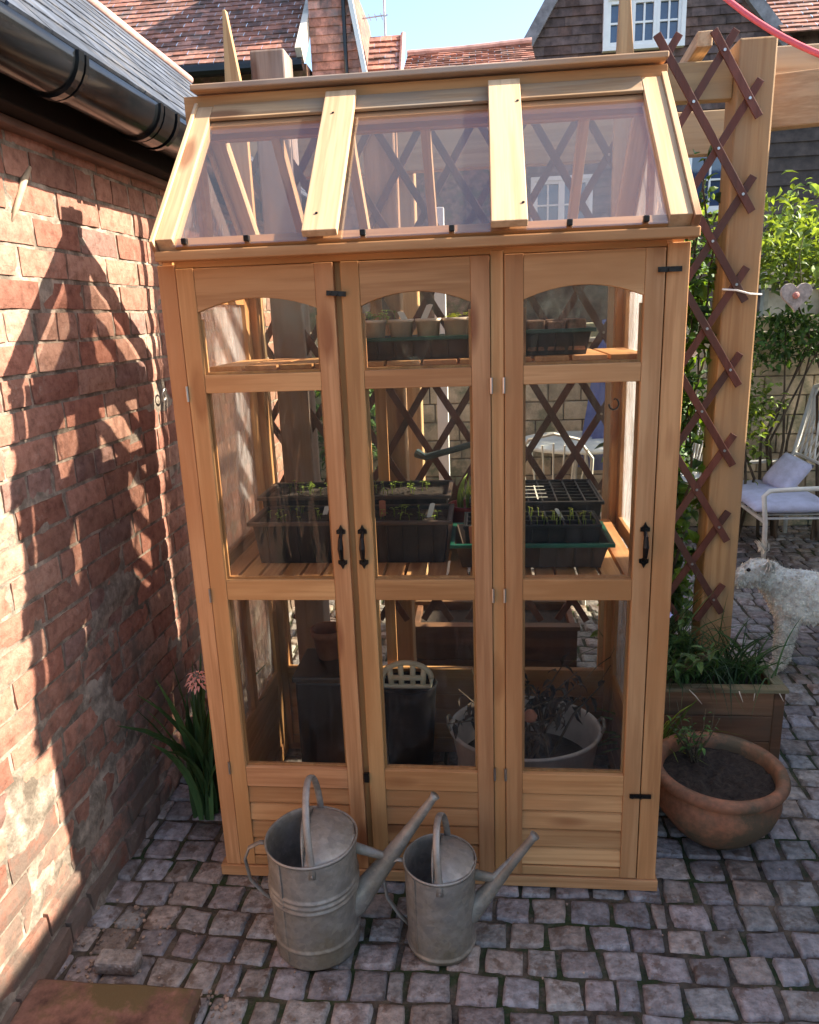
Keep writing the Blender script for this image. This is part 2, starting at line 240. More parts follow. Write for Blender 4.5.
# ------------------------------------------------------------------ mesh helpers
class MB:
    def __init__(s): s.v = []; s.f = []; s.c = []; s.cc = (.5,.5,.5)
    def col(s, lo=.42, hi=.58, tint=None):
        k = U(lo, hi); s.cc = (k, k, k) if not tint else (k*tint[0], k*tint[1], k*tint[2]); return s
    def add(s, vs, fs):
        b = len(s.v); s.v += [Vector(x) for x in vs]
        for f in fs: s.f.append(tuple(i+b for i in f)); s.c.append(s.cc)
        return s
    def box(s, x0, x1, y0, y1, z0, z1, j=True):
        if j: s.col(.40,.58,(1,U(.93,1.03),U(.86,1.06)))
        return s.add([(x0,y0,z0),(x1,y0,z0),(x1,y1,z0),(x0,y1,z0),(x0,y0,z1),(x1,y0,z1),(x1,y1,z1),(x0,y1,z1)],
              [(0,3,2,1),(4,5,6,7),(0,1,5,4),(1,2,6,5),(2,3,7,6),(3,0,4,7)])
    def bar(s, p, q, w, h, upv=(0,0,1), j=True):
        """rectangular bar from p to q; w across, h along up"""
        if j: s.col()
        p, q = Vector(p), Vector(q); d = (q-p).normalized(); u = Vector(upv); u = (u-d*u.dot(d)).normalized(); r = d.cross(u)
        vs = []
        for e in (p, q):
            for a, b in ((-1,-1),(1,-1),(1,1),(-1,1)): vs.append(e + r*a*w/2 + u*b*h/2)
        return s.add(vs, [(0,1,2,3),(7,6,5,4),(0,4,5,1),(1,5,6,2),(2,6,7,3),(3,7,4,0)])
    def prism(s, poly, ax, a0, a1, j=True):
        """poly of 2D points extruded along axis ax ('x','y','z')"""
        if j: s.col()
        def P(p, a):
            return {'x': (a, p[0], p[1]), 'y': (p[0], a, p[1]), 'z': (p[0], p[1], a)}[ax]
        n = len(poly); vs = [P(p, a0) for p in poly] + [P(p, a1) for p in poly]
        fs = [tuple(range(n)), tuple(range(2*n-1, n-1, -1))] + [(i, i+n, (i+1) % n+n, (i+1) % n) for i in range(n)]
        return s.add(vs, fs)
    def tube(s, pts, rad, seg=8, caps=True, flat=1.0, upv=(0,0,1)):
        pts = [Vector(p) for p in pts]; n = len(pts)
        if not isinstance(rad, (list, tuple)): rad = [rad]*n
        vs = []; prev = None
        for i, p in enumerate(pts):
            d = (pts[min(i+1, n-1)]-pts[max(i-1, 0)]).normalized()
            if prev is None:
                a = Vector(upv) if abs(d.dot(Vector(upv))) < .95 else Vector((1,0,0)); x = (a - d*a.dot(d)).normalized()
            else: x = (prev - d*prev.dot(d)).normalized()
            prev = x; y = d.cross(x)
            for k in range(seg):
                t = 2*math.pi*k/seg; vs.append(p + x*math.cos(t)*rad[i] + y*math.sin(t)*rad[i]*flat)
        fs = []
        for i in range(n-1):
            for k in range(seg):
                k2 = (k+1) % seg; fs.append((i*seg+k, i*seg+k2, (i+1)*seg+k2, (i+1)*seg+k))
        if caps: fs.append(tuple(range(seg-1, -1, -1))); fs.append(tuple((n-1)*seg+k for k in range(seg)))
        return s.add(vs, fs)
    def lathe(s, prof, c=(0,0,0), seg=40, sx=1, sy=1, jit=0):
        vs = []; n = len(prof)
        for r, z in prof:
            for k in range(seg):
                t = 2*math.pi*k/seg; rr = r*(1+jit*noise.noise((math.cos(t)*1.5, math.sin(t)*1.5, z*6)))
                vs.append((c[0]+rr*sx*math.cos(t), c[1]+rr*sy*math.sin(t), c[2]+z))
        fs = []
        for i in range(n-1):
            for k in range(seg):
                k2 = (k+1) % seg; fs.append((i*seg+k, i*seg+k2, (i+1)*seg+k2, (i+1)*seg+k))
        if prof[0][0] > 1e-5: pass
        return s.add(vs, fs)
    def disc(s, c, r, seg=24, rough=0, rings=4, sx=1, sy=1):
        vs = [tuple(c)]; fs = []
        for i in range(1, rings+1):
            for k in range(seg):
                t = 2*math.pi*k/seg; x = c[0]+r*sx*i/rings*math.cos(t); y = c[1]+r*sy*i/rings*math.sin(t)
                vs.append((x, y, c[2]+rough*noise.noise((x*40, y*40, 3))*(1 if i < rings else 0)))
        for k in range(seg): fs.append((0, 1+k, 1+(k+1) % seg))
        for i in range(rings-1):
            for k in range(seg):
                k2 = (k+1) % seg; a = 1+i*seg; b = a+seg; fs.append((a+k, b+k, b+k2, a+k2))
        return s.add(vs, fs)
    def leaf(s, p, d, ln, wd, nrm=(0,0,1), droop=.25, lo=.3, hi=.75, tint=None):
        p = Vector(p); d = Vector(d).normalized(); nv = Vector(nrm); sd = d.cross(nv)
        if sd.length < 1e-3: sd = d.cross(Vector((1,.3,0)))
        sd.normalize(); nv = sd.cross(d)
        s.col(lo, hi, tint)
        a = p; b = p+d*ln*.35+nv*ln*.06; c = p+d*ln*.7-nv*ln*droop*.25; e = p+d*ln-nv*ln*droop
        f = wd*.18*nv
        vs = [a, b+sd*wd*.5-f*-1, b, b-sd*wd*.5+f, c+sd*wd*.38+f, c, c-sd*wd*.38+f, e]
        return s.add(vs, [(0,2,1),(0,3,2),(1,2,5,4),(2,3,6,5),(4,5,7),(5,6,7)])
    def ribbon(s, pts, wds, nrm):
        """strap leaf with a keel"""
        pts = [Vector(p) for p in pts]; n = len(pts); vs = []; nrm = Vector(nrm)
        for i, p in enumerate(pts):
            d = (pts[min(i+1, n-1)]-pts[max(i-1, 0)]).normalized(); sd = d.cross(nrm).normalized(); u = sd.cross(d)
            vs += [p+sd*wds[i]/2+u*wds[i]*.2, p, p-sd*wds[i]/2+u*wds[i]*.2]
        fs = []
        for i in range(n-1): fs += [(3*i, 3*i+1, 3*i+4, 3*i+3), (3*i+1, 3*i+2, 3*i+5, 3*i+4)]
        return s.add(vs, fs)
    def build(s, name, material, parent=None, bevel=0, smooth=False, origin=None, solid=0, merge=False):
        me = bpy.data.meshes.new(name)
        if parent is not None: org = ORG[parent.name]
        else:
            if origin is None:
                xs = [v.x for v in s.v]; ys = [v.y for v in s.v]; zs = [v.z for v in s.v]
                origin = ((min(xs)+max(xs))/2, (min(ys)+max(ys))/2, min(zs))
            org = Vector(origin)
        me.from_pydata([tuple(v-org) for v in s.v], [], s.f); me.update()
        ca = me.color_attributes.new('var', 'FLOAT_COLOR', 'CORNER')
        arr = []
        for poly, c in zip(me.polygons, s.c):
            arr += [c[0], c[1], c[2], 1]*poly.loop_total
        ca.data.foreach_set('color', arr)
        if smooth:
            for p in me.polygons: p.use_smooth = True
        me.materials.append(material)
        o = bpy.data.objects.new(name, me); C.objects.link(o); ORG[o.name] = org
        if parent is not None: o.parent = parent
        else: o.location = org
        if merge:
            b_ = bmesh.new(); b_.from_mesh(me); bmesh.ops.remove_doubles(b_, verts=b_.verts, dist=1e-5); b_.to_mesh(me); b_.free()
        if solid:
            q = o.modifiers.new('thickness', 'SOLIDIFY'); q.thickness = solid; q.offset = -1
        if bevel:
            q = o.modifiers.new('bevel', 'BEVEL'); q.width = bevel; q.segments = 2; q.limit_method = 'ANGLE'; q.angle_limit = R(40)
        return o
ORG = {}
def tag(o, label=None, cat=None, group=None, kind=None):
    if label: o['label'] = label
    if cat: o['category'] = cat
    if group: o['group'] = group
    if kind: o['kind'] = kind
    return o
def empty(name, loc, label, cat, group=None):
    o = bpy.data.objects.new(name, None); C.objects.link(o); o.location = loc; ORG[o.name] = Vector(loc); o.empty_display_size = .05
    return tag(o, label, cat, group)
def copy_tree(o, loc=None, rz=None, label=None, parent=None, s=None):
    c = o.copy(); C.objects.link(c); c.parent = parent; ORG[c.name] = Vector(loc) if loc is not None else ORG[o.name]
    if loc is not None: c.location = loc
    if rz is not None: c.rotation_euler.z = rz
    if s is not None: c.scale = (s, s, s)
    if label: c['label'] = label
    for ch in [x for x in C.objects if x.parent == o]: copy_tree(ch, parent=c)
    return c

def translucent(mt, f=.35, gain=1.15):
    n = mt.node_tree.nodes; l = mt.node_tree.links; p = n['Principled BSDF']; out = [x for x in n if x.type == 'OUTPUT_MATERIAL'][0]
    src = p.inputs['Base Color'].links[0].from_socket
    g_ = n.new('ShaderNodeMixRGB'); g_.blend_type = 'MULTIPLY'; g_.inputs[0].default_value = 1; g_.inputs[2].default_value = (1.5*gain,1.35*gain,.55*gain,1); l.new(src, g_.inputs[1])
    t = n.new('ShaderNodeBsdfTranslucent'); l.new(g_.outputs[0], t.inputs[0])
    m_ = n.new('ShaderNodeMixShader'); m_.inputs[0].default_value = f; l.new(p.outputs[0], m_.inputs[1]); l.new(t.outputs[0], m_.inputs[2]); l.new(m_.outputs[0], out.inputs[0])
for k in ('leaf', 'leafl', 'blade'): translucent(M[k])
translucent(M['pink'], .3, 1.0)

#%%SETTING
# ------------------------------------------------------------------ ground
g = MB(); g.add([(-150,-60,-.016),(200,-60,-.016),(200,300,-.016),(-150,300,-.016)], [(0,1,2,3)])
tag(g.build('ground', M['earth'], origin=(0,0,-.016)), kind='structure')
g = MB(); g.add([(-20,4.6,-.008),(30,4.6,-.008),(30,80,-.008),(-20,80,-.008)], [(0,1,2,3)])
tag(g.build('lawn', M['grass'], origin=(0,5,-.008)), kind='structure')
jm = MB(); NJ = 260; vsj = []
for j in range(NJ+1):
    for i in range(NJ+1):
        x_, y_ = -.36+4.6*(i/NJ)**1.5, -1.2+5.8*(j/NJ)**1.6
        vsj.append((x_, y_, -.0095+.004*noise.noise((x_*9, y_*9, 0))+.004*noise.noise((x_*45, y_*45, 2))))
jm.add(vsj, [(j*(NJ+1)+i, j*(NJ+1)+i+1, (j+1)*(NJ+1)+i+1, (j+1)*(NJ+1)+i) for j in range(NJ) for i in range(NJ)])
tag(jm.build('joint_soil', mat('joint_sand', (.085,.065,.045), .95, var=.45, nscale=14, bump=1, bscale=120, bdist=.006, dark=(.03,.045,.014), dthr=(.48,.58), use_attr=False), origin=(0,0,0), smooth=True), kind='structure')
pv = MB(); rs = random.Random(3)
def sett(cs, h, N):
    """cs 4 corners ccw; rounded pillow stone"""
    ph = rs.uniform(0, 99); tx, ty = rs.uniform(-.0035,.0035), rs.uniform(-.0035,.0035)
    vs = []; k = rs.uniform(.36,.68); t = rs.choice([(1,.97,.98),(1,1,.97),(.95,.97,1.04),(1.08,.97,.88),(.95,1.0,1.0),(1.02,.95,.97)])
    pv.cc = (k*t[0], k*t[1], k*t[2])
    for j in range(N+1):
        for i in range(N+1):
            a = i/N; b = j/N
            # pull samples to the rim so that edges are crisp
            a = .5+.5*math.copysign(abs(2*a-1)**.33, a-.5) if a != .5 else .5
            b = .5+.5*math.copysign(abs(2*b-1)**.33, b-.5) if b != .5 else .5
            u, v = 2*a-1, 2*b-1
            rr = (abs(u)**9+abs(v)**9)**(1/9)
            if rr > 1: a = .5+u/rr*.5; b = .5+v/rr*.5; u /= rr; v /= rr
            p = Vector(cs[0])*(1-a)*(1-b)+Vector(cs[1])*a*(1-b)+Vector(cs[2])*a*b+Vector(cs[3])*(1-a)*b
            e = min(1, (abs(u)**9+abs(v)**9)**(1/9))
            z = h - .0025*e**3 - (.024 if e > .985 else 0) + u*tx+v*ty + .0035*noise.noise((p.x*22, p.y*22, ph)) + .0015*noise.noise((p.x*70, p.y*70, ph))
            p = p + Vector((noise.noise((p.x*30, p.y*30, ph+5)), noise.noise((p.x*30, p.y*30, ph+9)), 0))*.005
            vs.append((p.x, p.y, z))
    fs = [(j*(N+1)+i, j*(N+1)+i+1, (j+1)*(N+1)+i+1, (j+1)*(N+1)+i) for j in range(N) for i in range(N)]
    pv.add(vs, fs)
def wav(x, y):
    return Vector((x + .012*noise.noise((x*1.2, y*1.4, 1))+.02*math.sin(y*1.9), y + .022*noise.noise((x*1.5, y*.9, 7)) + .006*noise.noise((x*5, y*2, 2)), 0))
y = -1.15
while y < 4.6:
    ph = rs.uniform(.080,.096); x = -.46+rs.uniform(0,.06)
    N = 6 if y < 1.0 else 5
    xmax = 1.9+max(0, y+.6)*.8
    while x < xmax:
        pw = rs.choice([.075,.088,.095,.10,.108,.114]) * (1 if rs.random() > .07 else .55); g_ = .0026
        j = lambda: rs.uniform(-.004,.004)
        cs = [wav(x+g_+j(), y+g_+j()), wav(x+pw-g_+j(), y+g_+j()), wav(x+pw-g_+j(), y+ph-g_+j()), wav(x+g_+j(), y+ph-g_+j())]
        sett(cs, rs.uniform(-.002,.004), N)
        x += pw
    y += ph
tag(pv.build('sett_paving', M['sett'], origin=(0,0,0), smooth=True), kind='structure')

# debris
db = MB()
for i in range(260):
    if i < 110: x = rs.gauss(-.2,.07); yy = rs.gauss(-.27,.09)
    elif i < 150: x = rs.gauss(.12,.04); yy = rs.gauss(-.42,.025)
    else: x = rs.uniform(-.3,1.9); yy = rs.uniform(-.55,.1)
    if x < -.31: continue
    r_ = rs.uniform(.0025,.006) if i < 150 else rs.uniform(.0018,.0035); k = rs.uniform(.25,.6); db.cc = (k, k*.9, k*.8)
    vs = [(x+r_*math.cos(t)*rs.uniform(.7,1.2), yy+r_*math.sin(t)*rs.uniform(.7,1.2), .001+dz) for dz in (0, r_) for t in (0, 1.25, 2.5, 3.8, 5)]
    db.add(vs, [(4,3,2,1,0),(5,6,7,8,9)]+[(q, (q+1) % 5, (q+1) % 5+5, q+5) for q in range(5)])
tag(db.build('gravel_crumbs', mat('pale_gravel', (.34,.27,.22), .9, var=.2)), 'loose pale gravel crumbs scattered over the setts and along the foot of the brick wall', 'gravel', kind='stuff')

# ------------------------------------------------------------------ outbuilding at left: brick wall, fascia, gutter, slate roof
ob = empty('brick_outbuilding', (-.33, 0, 0), 'old red brick outbuilding wall with slate roof and black gutter at left', 'building')
br = MB(); rb = random.Random(11)
def brick_face(y0, y1, z0, z1, xo):
    NY = max(3, int((y1-y0)/.034)); NZ = 3; vs = []
    ph = rb.uniform(0, 50)
    for j in range(NZ+3):
        for i in range(NY+3):
            ii = min(max(i-1, 0), NY); jj = min(max(j-1, 0), NZ)
            yy = y0+(y1-y0)*ii/NY; zz = z0+(z1-z0)*jj/NZ
            edge = (i in (0, NY+2) or j in (0, NZ+2))
            if not edge:
                cut = 0.0025 if (ii in (0, NY) or jj in (0, NZ)) else 0
                dn = .0035*noise.noise((yy*18, zz*18, ph))+.002*noise.noise((yy*55, zz*55, ph))
                sp = noise.noise((yy*9, zz*9, ph+20)); dn -= max(0, sp-.28)*.013
                vs.append((xo+dn-cut, yy+.0025*noise.noise((yy*40, zz*40, ph)), zz+.0025*noise.noise((yy*40, zz*40, ph+3))))
            else: vs.append((xo-.03, yy, zz))
    W_ = NY+3
    fs = [(j*W_+i, j*W_+i+1, (j+1)*W_+i+1, (j+1)*W_+i) for j in range(NZ+2) for i in range(NY+2)]
    br.add(vs, fs)
z = -.01; row = 0
while z < 2.02:
    hd = (row % 5 == 0); y = -1.9+rb.uniform(0,.1) + (.05 if row % 2 else 0)
    while y < 2.6:
        ln = (.105 if hd and rb.random() < .8 else .212)+rb.uniform(-.006,.006)
        if rb.random() < .04: ln *= .55
        low = max(0, 1-z/.9)
        k = rb.uniform(.75,1.2)
        tp = rb.random()
        if tp < .60: c = (.36,.19,.135)
        elif tp < .80: c = (.32,.15,.105)
        elif tp < .93: c = (.40,.24,.175)
        else: c = (.26,.16,.13)
        br.cc = tuple(q*k for q in c)
        bul = .018*low*noise.noise((y*2.2, z*3, 4)) + (.03*max(0, .12-z)/.12)
        gy = lambda: .005+rb.uniform(-.0015,.003)
        brick_face(y+gy(), y+ln-gy()+.0, z+.0045+rb.uniform(-.001,.002), z+.075-.0045+rb.uniform(-.002,.001), -.33+rb.uniform(-.0018,.0018)+bul)
        y += ln
    z += .075; row += 1
wallo = br.build('brick_wall', M['brick'], ob, smooth=False)
mo = MB(); NYm, NZm = 260, 110; vs = []
for j in range(NZm+1):
    for i in range(NYm+1):
        yy = -1.95+4.55*i/NYm; zz = -.02+2.05*j/NZm
        low = max(0, 1-zz/.75)
        bul = .018*low*noise.noise((yy*2.2, zz*3, 4)) + (.03*max(0, .12-zz)/.12)
        d = -.345+.0095+.004*noise.noise((yy*30, zz*30, 0))+bul
        d += max(0, noise.noise((yy*5, zz*6, 9))+low*.40-.40)*.03
        vs.append((min(d, -.327+bul), yy, zz))
mo.add(vs, [(j*(NYm+1)+i, j*(NYm+1)+i+1, (j+1)*(NYm+1)+i+1, (j+1)*(NYm+1)+i) for j in range(NZm) for i in range(NYm)])
mo.build('mortar', M['mortar'], wallo, smooth=True)
fa = MB(); fa.box(-.345,-.235,-2,2.6,1.985,2.13); fa.build('fascia_board', M['fascia'], ob, bevel=.004)
fa = MB(); fa.box(-.36,-.292,-2,2.6,1.966,1.984); fa.build('soffit_strip', mat('brown_soffit_paint', (.16,.09,.065), .6, use_attr=False), ob, bevel=.002)
# gutter: half round trough, outer radius .06
gx, gz, gr = -.155, 2.082, .070
def gut(y0, y1, r, name, t=.004):
    b = MB(); vs = []; n = 14
    for yy in (y0, y1):
        for k in range(n+1):
            a = math.pi+math.pi*k/n; vs.append((gx+r*math.cos(a), yy, gz+r*math.sin(a)*1.12))
        for k in range(n, -1, -1):
            a = math.pi+math.pi*k/n; vs.append((gx+(r-t)*math.cos(a), yy, gz+(r-t)*math.sin(a)*1.12))
    m_ = 2*(n+1)
    b.add(vs, [(k, k+1, m_+k+1, m_+k) for k in range(m_-1)]+[(m_-1, 0, m_, 2*m_-1)]+[tuple(range(m_-1, -1, -1)), tuple(range(m_, 2*m_))])
    return b
gp = gut(-2, 2.5, gr, 'g').build('gutter', M['black_plastic'], ob, smooth=False)
for p_ in gp.data.polygons: p_.use_smooth = len(p_.vertices) == 4
for y0, y1, r_ in ((-.054,-.032,.078),(-.020,-.008,.076),(.36,.378,.077),(.39,.455,.0755),(.468,.486,.078),(-.85,-.83,.077)):
    gut(y0, y1, r_, 'c', .008).build('gutter_clip', M['black_plastic'], gp)
# slate roof
sm = mat('weathered_slate', (.060,.070,.090), .8, spec=.2, var=.3, nscale=18, bump=.5, dark=(.10,.10,.105), dthr=(.5,.62))
rf = MB(); e0 = Vector((-.135,0,2.118)); e1 = Vector((-.83,0,2.80)); dn = (e1-e0); L = dn.length; dn.normalize(); nn = Vector((-dn.z,0,dn.x))*-1
if nn.z < 0: nn = -nn
k = 0; s_ = 0
rr_ = random.Random(5)
while s_ < L-.03:
    yy = -2.3+(.075 if k % 2 else 0)
    while yy < 2.7:
        w_ = .15; rf.cc = (rr_.uniform(.36,.62),)*3
        a = e0+dn*(s_+rr_.uniform(-.004,.004)); b_ = e0+dn*min(s_+.2, L); lift = .004+rr_.uniform(0,.003)
        vs = []
        for q, hh in ((a, .003+lift*.6), (b_, .0)):
            vs += [q+Vector((0,yy+.0015,0))+nn*(hh), q+Vector((0,yy+w_-.0015,0))+nn*(hh)]
        vs += [v-nn*.007 for v in vs]
        rf.add(vs, [(0,1,3,2),(4,6,7,5),(0,4,5,1),(1,5,7,3),(3,7,6,2),(2,6,4,0)])
        yy += w_
    s_ += .105; k += 1
rf.build('slate_roof', sm, ob)
rg = MB(); rg.tube([(-.83, y_, 2.812) for y_ in (-2.3, 0, 2.7)], .020, 10); rg.build('ridge', M['copper'], ob, smooth=True)
bk = MB(); bk.prism([(-.83,2.79),(-1.5,2.16),(-1.5,0),(-.37,0),(-.37,2.13)], 'y', -1.94, 2.58); bk.build('core', M['mortar'], ob)
fm = MB(); fm.tube([(-.331,.13,1.90),(-.327,.09,1.865),(-.329,.045,1.80),(-.332,.02,1.765)], [.005,.009,.007,.003], 7); fm.build('mortar_blob', M['foam'], ob, smooth=True)
rgm = MB(); rgm.tube([(-.318+.012*math.cos(t), .69+.0*t, 1.285+.020*math.sin(t)) if False else (-.305+.004*math.sin(t), .682+.016*math.cos(t), 1.295+.02*math.sin(t)) for t in [i*math.pi/8 for i in range(17)]], .003, 6, caps=False)
tag(rgm.build('wall_ring', M['steel'], smooth=True), 'small wire ring fixed to the brick wall beside the greenhouse', 'wall ring')

# unseen walls added out to the right to cast shade over the yard
shade_wall = MB()
shade_wall.box(2.75, 2.97, -4.5, .40, 0, 2.42); shade_wall.box(2.75, 2.97, .401, 2.05, 0, 1.9); tag(shade_wall.build('garden_wall', M['grey_render']), 'unseen rendered wall added at right to shade the yard', 'wall')
shade_wall = MB(); shade_wall.box(3.95,4.17,1.0,3.44,0,1.8); tag(shade_wall.build('garden_wall', M['grey_render']), 'unseen rendered wall added at far right to shade the bench', 'wall')

#%%GREENHOUSE
# ------------------------------------------------------------------ greenhouse
D = .66; ZE = 1.655
gh = empty('greenhouse', (.6,.33,0), 'tall narrow wooden greenhouse with three glazed doors and sloping roof', 'greenhouse')
for a_ in (-.006, D-.03):
    b = MB(); b.box(-.002,1.202,a_,a_+.036,.004,.036); b.build('base_rail', WX, gh, bevel=.0015)
for a_ in (0, 1.17):
    b = MB(); b.box(a_,a_+.03,.0305,D-.0305,.004,.035); b.build('base_side', WY, gh, bevel=.0015)
for x0, x1 in ((.013,.0543),(1.148,1.196)):
    b = MB(); b.box(x0,x1,0,.042,.0365,ZE-.003); b.build('corner_post', WZ, gh, bevel=.002)
    b = MB(); b.box(x0,x1,D-.044,D-.002,.0365,ZE-.003); b.build('corner_post', WZ, gh, bevel=.002)
b = MB(); b.box(.7705,.7995,.003,.0214,.0365,ZE-.003); b.build('mullion', WZ, gh, bevel=.0015)
for a_, c_ in ((.4145,.4425),(.762,.808),(.0545,.066),(1.136,1.1475)):
    b = MB(); b.box(a_,c_,.0216,.0396,.0365,1.644); b.build('door_stop', WZ, gh, bevel=.001)
b = MB(); b.box(.0525,1.1475,.0045,.0392,1.6445,1.6755); b.build('head_rail', WX, gh, bevel=.001)

def door(x0, x1, handle_side, tilt):
    dr = MB()  # stiles
    y0, y1 = -.002, .021; zt = 1.643
    door_e = bpy.data.objects.new('door', None); C.objects.link(door_e); door_e.parent = gh; ORG[door_e.name] = ORG['greenhouse']; door_e.empty_display_size = .05
    s = .042
    for a in (x0, x1-s):
        q = MB(); q.box(a, a+s, y0, y1, .040, zt); q.build('stile', WZ, door_e, bevel=.0015)
    for za, zb in ((1.36,1.402),(.836,.889),(.292,.351),(.040,.066)):
        q = MB(); q.box(x0+s+.0003, x1-s-.0003, y0+.001, y1-.001, za, zb); q.build('rail', WX, door_e, bevel=.0015)
    # arched head
    xa, xb = x0+s+.0003, x1-s-.0003; n = 16; pts = [(xb, zt-.001), (xa, zt-.001)]
    for i in range(n+1):
        t = i/n; pts.append((xa+(xb-xa)*t, 1.546+.027*(1-(2*t-1)**2)))
    q = MB(); q.prism(pts, 'y', y0+.001, y1-.001); q.build('arched_rail', WX, door_e, bevel=.0012)
    for i in range(4):
        h = (.292-.066)/4; q = MB(); zz = .066+h*i
        q.prism([(y0+.016, zz+.0018), (y0+.007, zz+.0018), (y0+.0035, zz+.006), (y0+.0085, zz+h-.007), (y0+.016, zz+h-.0018)], 'x', xa, xb)
        q.build('cladding_board', WX, door_e)
    for za, zb in ((.351,.836),(.889,1.36),(1.402,1.58)):
        q = MB(); q.box(xa, xb, .0105, .0125, za, zb); q.build('pane', M['glass'], door_e)
    # inner glazing bead, pale edge
    q = MB()
    for za, zb in ((.351,.836),(.889,1.36),(1.402,1.53)):
        q.box(xa, xa+.006, .013, .02, za, zb); q.box(xb-.006, xb, .013, .02, za, zb); q.box(xa+.006, xb-.006, .013, .02, za, za+.006)
    q.build('glazing_bead', WZ, door_e)
    # handle : iron pull with fleur ends
    hx = (x1-.018) if handle_side > 0 else (x0+.018); hz = .977
    q = MB(); q.tube([(hx, -.006, hz-.034), (hx, -.018, hz-.024), (hx, -.022, hz), (hx, -.018, hz+.024), (hx, -.006, hz+.034)], [.004,.0055,.0075,.0055,.004], 8)
    for sg in (-1, 1):
        zc = hz+sg*.038
        q.lathe([(0,0),(.008,0),(.007,.003),(0,.004)], (0,0,0), 10); del q.v[-40:]; del q.f[-30:]; del q.c[-30:]
        q.prism([(hx-.011, zc-.004*sg), (hx-.011, zc+.005*sg), (hx-.005, zc+.009*sg), (hx, zc+.019*sg), (hx+.005, zc+.009*sg), (hx+.011, zc+.005*sg), (hx+.011, zc-.004*sg)], 'y', -.0025, -.006)
        q.tube([(hx, -.004, zc), (hx, -.009, zc)], [.007,.005], 10)
    q.build('handle', M['iron'], door_e)
    hx = x0-.002 if handle_side > 0 else x1+.002
    for hz in (.35, .85, 1.36):
        q = MB(); q.tube([(hx, -.005, hz-.018), (hx, -.005, hz+.018)], .0035, 8); q.build('hinge', M['steel'], door_e)
    return door_e
door(.056,.420, 1, 0); door(.437,.769, -1, 0); door(.801,1.145, 1, 0)
def latch(x0, x1, z, yy=-.006, sl=0):
    q = MB(); q.bar((x0, yy-.002, z-sl), (x1, yy-.002, z+sl), .004, .011); q.tube([((x0+x1)/2, yy-.004, z), ((x0+x1)/2, yy-.009, z)], .0045, 8)
    q.tube([(x0+.006, yy-.004, z-sl), (x0+.006, yy-.007, z-sl)], .005, 8); q.build('turn_button', M['iron'], gh)
latch(.404,.448,1.575, sl=-.002); latch(1.128,1.178,1.597); latch(1.118,1.172,.297)
q = MB(); q.box(.424,.437,-.009,-.002,.318,.345); q.build('turn_button', M['iron'], gh)

# sides
def side(x0, x1, inner):
    xa, xb = x0, x1
    sd = bpy.data.objects.new('side_panel', None); C.objects.link(sd); sd.parent = gh; ORG[sd.name] = ORG['greenhouse']; sd.empty_display_size = .05
    ys = (.0425, D-.0445)
    mid = (ys[0]+ys[1])/2
    ya, yb = ys[0]+.046, ys[1]-.046
    for a, c in ((ys[0], ya), (yb, ys[1])):
        q = MB(); q.box(xa+.004, xb-.004, a, c, .0365, ZE-.003); q.build('stile', WZ, sd, bevel=.0015)
    q = MB(); q.box(xa+.004, xb-.004, mid-.018, mid+.018, .3455, .8395); q.build('stile', WZ, sd, bevel=.0015)
    for za, zb in ((.0365,.066),(.292,.345),(.84,.888),(1.36,1.402),(1.57,ZE-.003)):
        q = MB(); q.box(xa+.005, xb-.005, ya+.0002, yb-.0002, za, zb); q.build('rail', WY, sd, bevel=.0012)
    for i in range(4):
        q = MB(); q.box(xa+.009, xb-.009, ya+.0002, yb-.0002, .067+i*.056, .067+i*.056+.0545); q.build('cladding_board', WY, sd)
    for za, zb, a, c in ((.345,.84,ya,mid-.018),(.345,.84,mid+.018,yb),(.888,1.36,ya,yb),(1.402,1.57,ya,yb)):
        q = MB(); q.box((xa+xb)/2-.001, (xa+xb)/2+.001, a+.0003, c-.0003, za+.0003, zb-.0003); q.build('pane', M['sideglass'], sd)
side(.004,.036, 1); side(1.163,1.194, -1)
# back
bp = bpy.data.objects.new('back_panel', None); C.objects.link(bp); bp.parent = gh; ORG[bp.name] = ORG['greenhouse']; bp.empty_display_size = .05
for za, zb in ((.0365,.066),(.292,.335),(.82,.862),(ZE-.05,ZE-.003)):
    q = MB(); q.box(.0525,1.1475,D-.04,D-.015,za,zb); q.build('rail', WX, bp, bevel=.0012)
q = MB()
for i in range(4): q.box(.0525,1.1475,D-.034,D-.02,.067+i*.056,.067+i*.056+.0545)
q.build('cladding_board', WX, bp)
for x_ in (.425,.775):
    q = MB(); q.box(x_-.018,x_+.018,D-.0145,D-.004,.0365,ZE-.003); q.build('stile', WZ, bp, bevel=.001)
q = MB(); q.box(.0525,1.1475,D-.028,D-.026,.336,.819); q.box(.0525,1.1475,D-.028,D-.026,.863,ZE-.051); q.build('pane', M['glass'], bp)

# shelves
def shelf(zt, y0, y1, ns, name='shelf'):
    sh = bpy.data.objects.new(name, None); C.objects.link(sh); sh.parent = gh; ORG[sh.name] = ORG['greenhouse']; sh.empty_display_size = .05
    for yy in (y0+.01, (y0+y1)/2, y1-.03):
        q = MB(); q.box(.04,1.16,yy,yy+.02,zt-.042,zt-.0125); q.build('bearer', WX, sh, bevel=.001)
    q = MB(); x = .05; w_ = (1.15-.05)/ns
    while x < 1.149:
        q.box(x+.004, x+w_-.004, y0, y1, zt-.012, zt); x += w_
    q.build('slats', WY, sh, bevel=.001)
    return sh
shelf(.874,.03,.60,20); shelf(1.412,.16,.46,12)

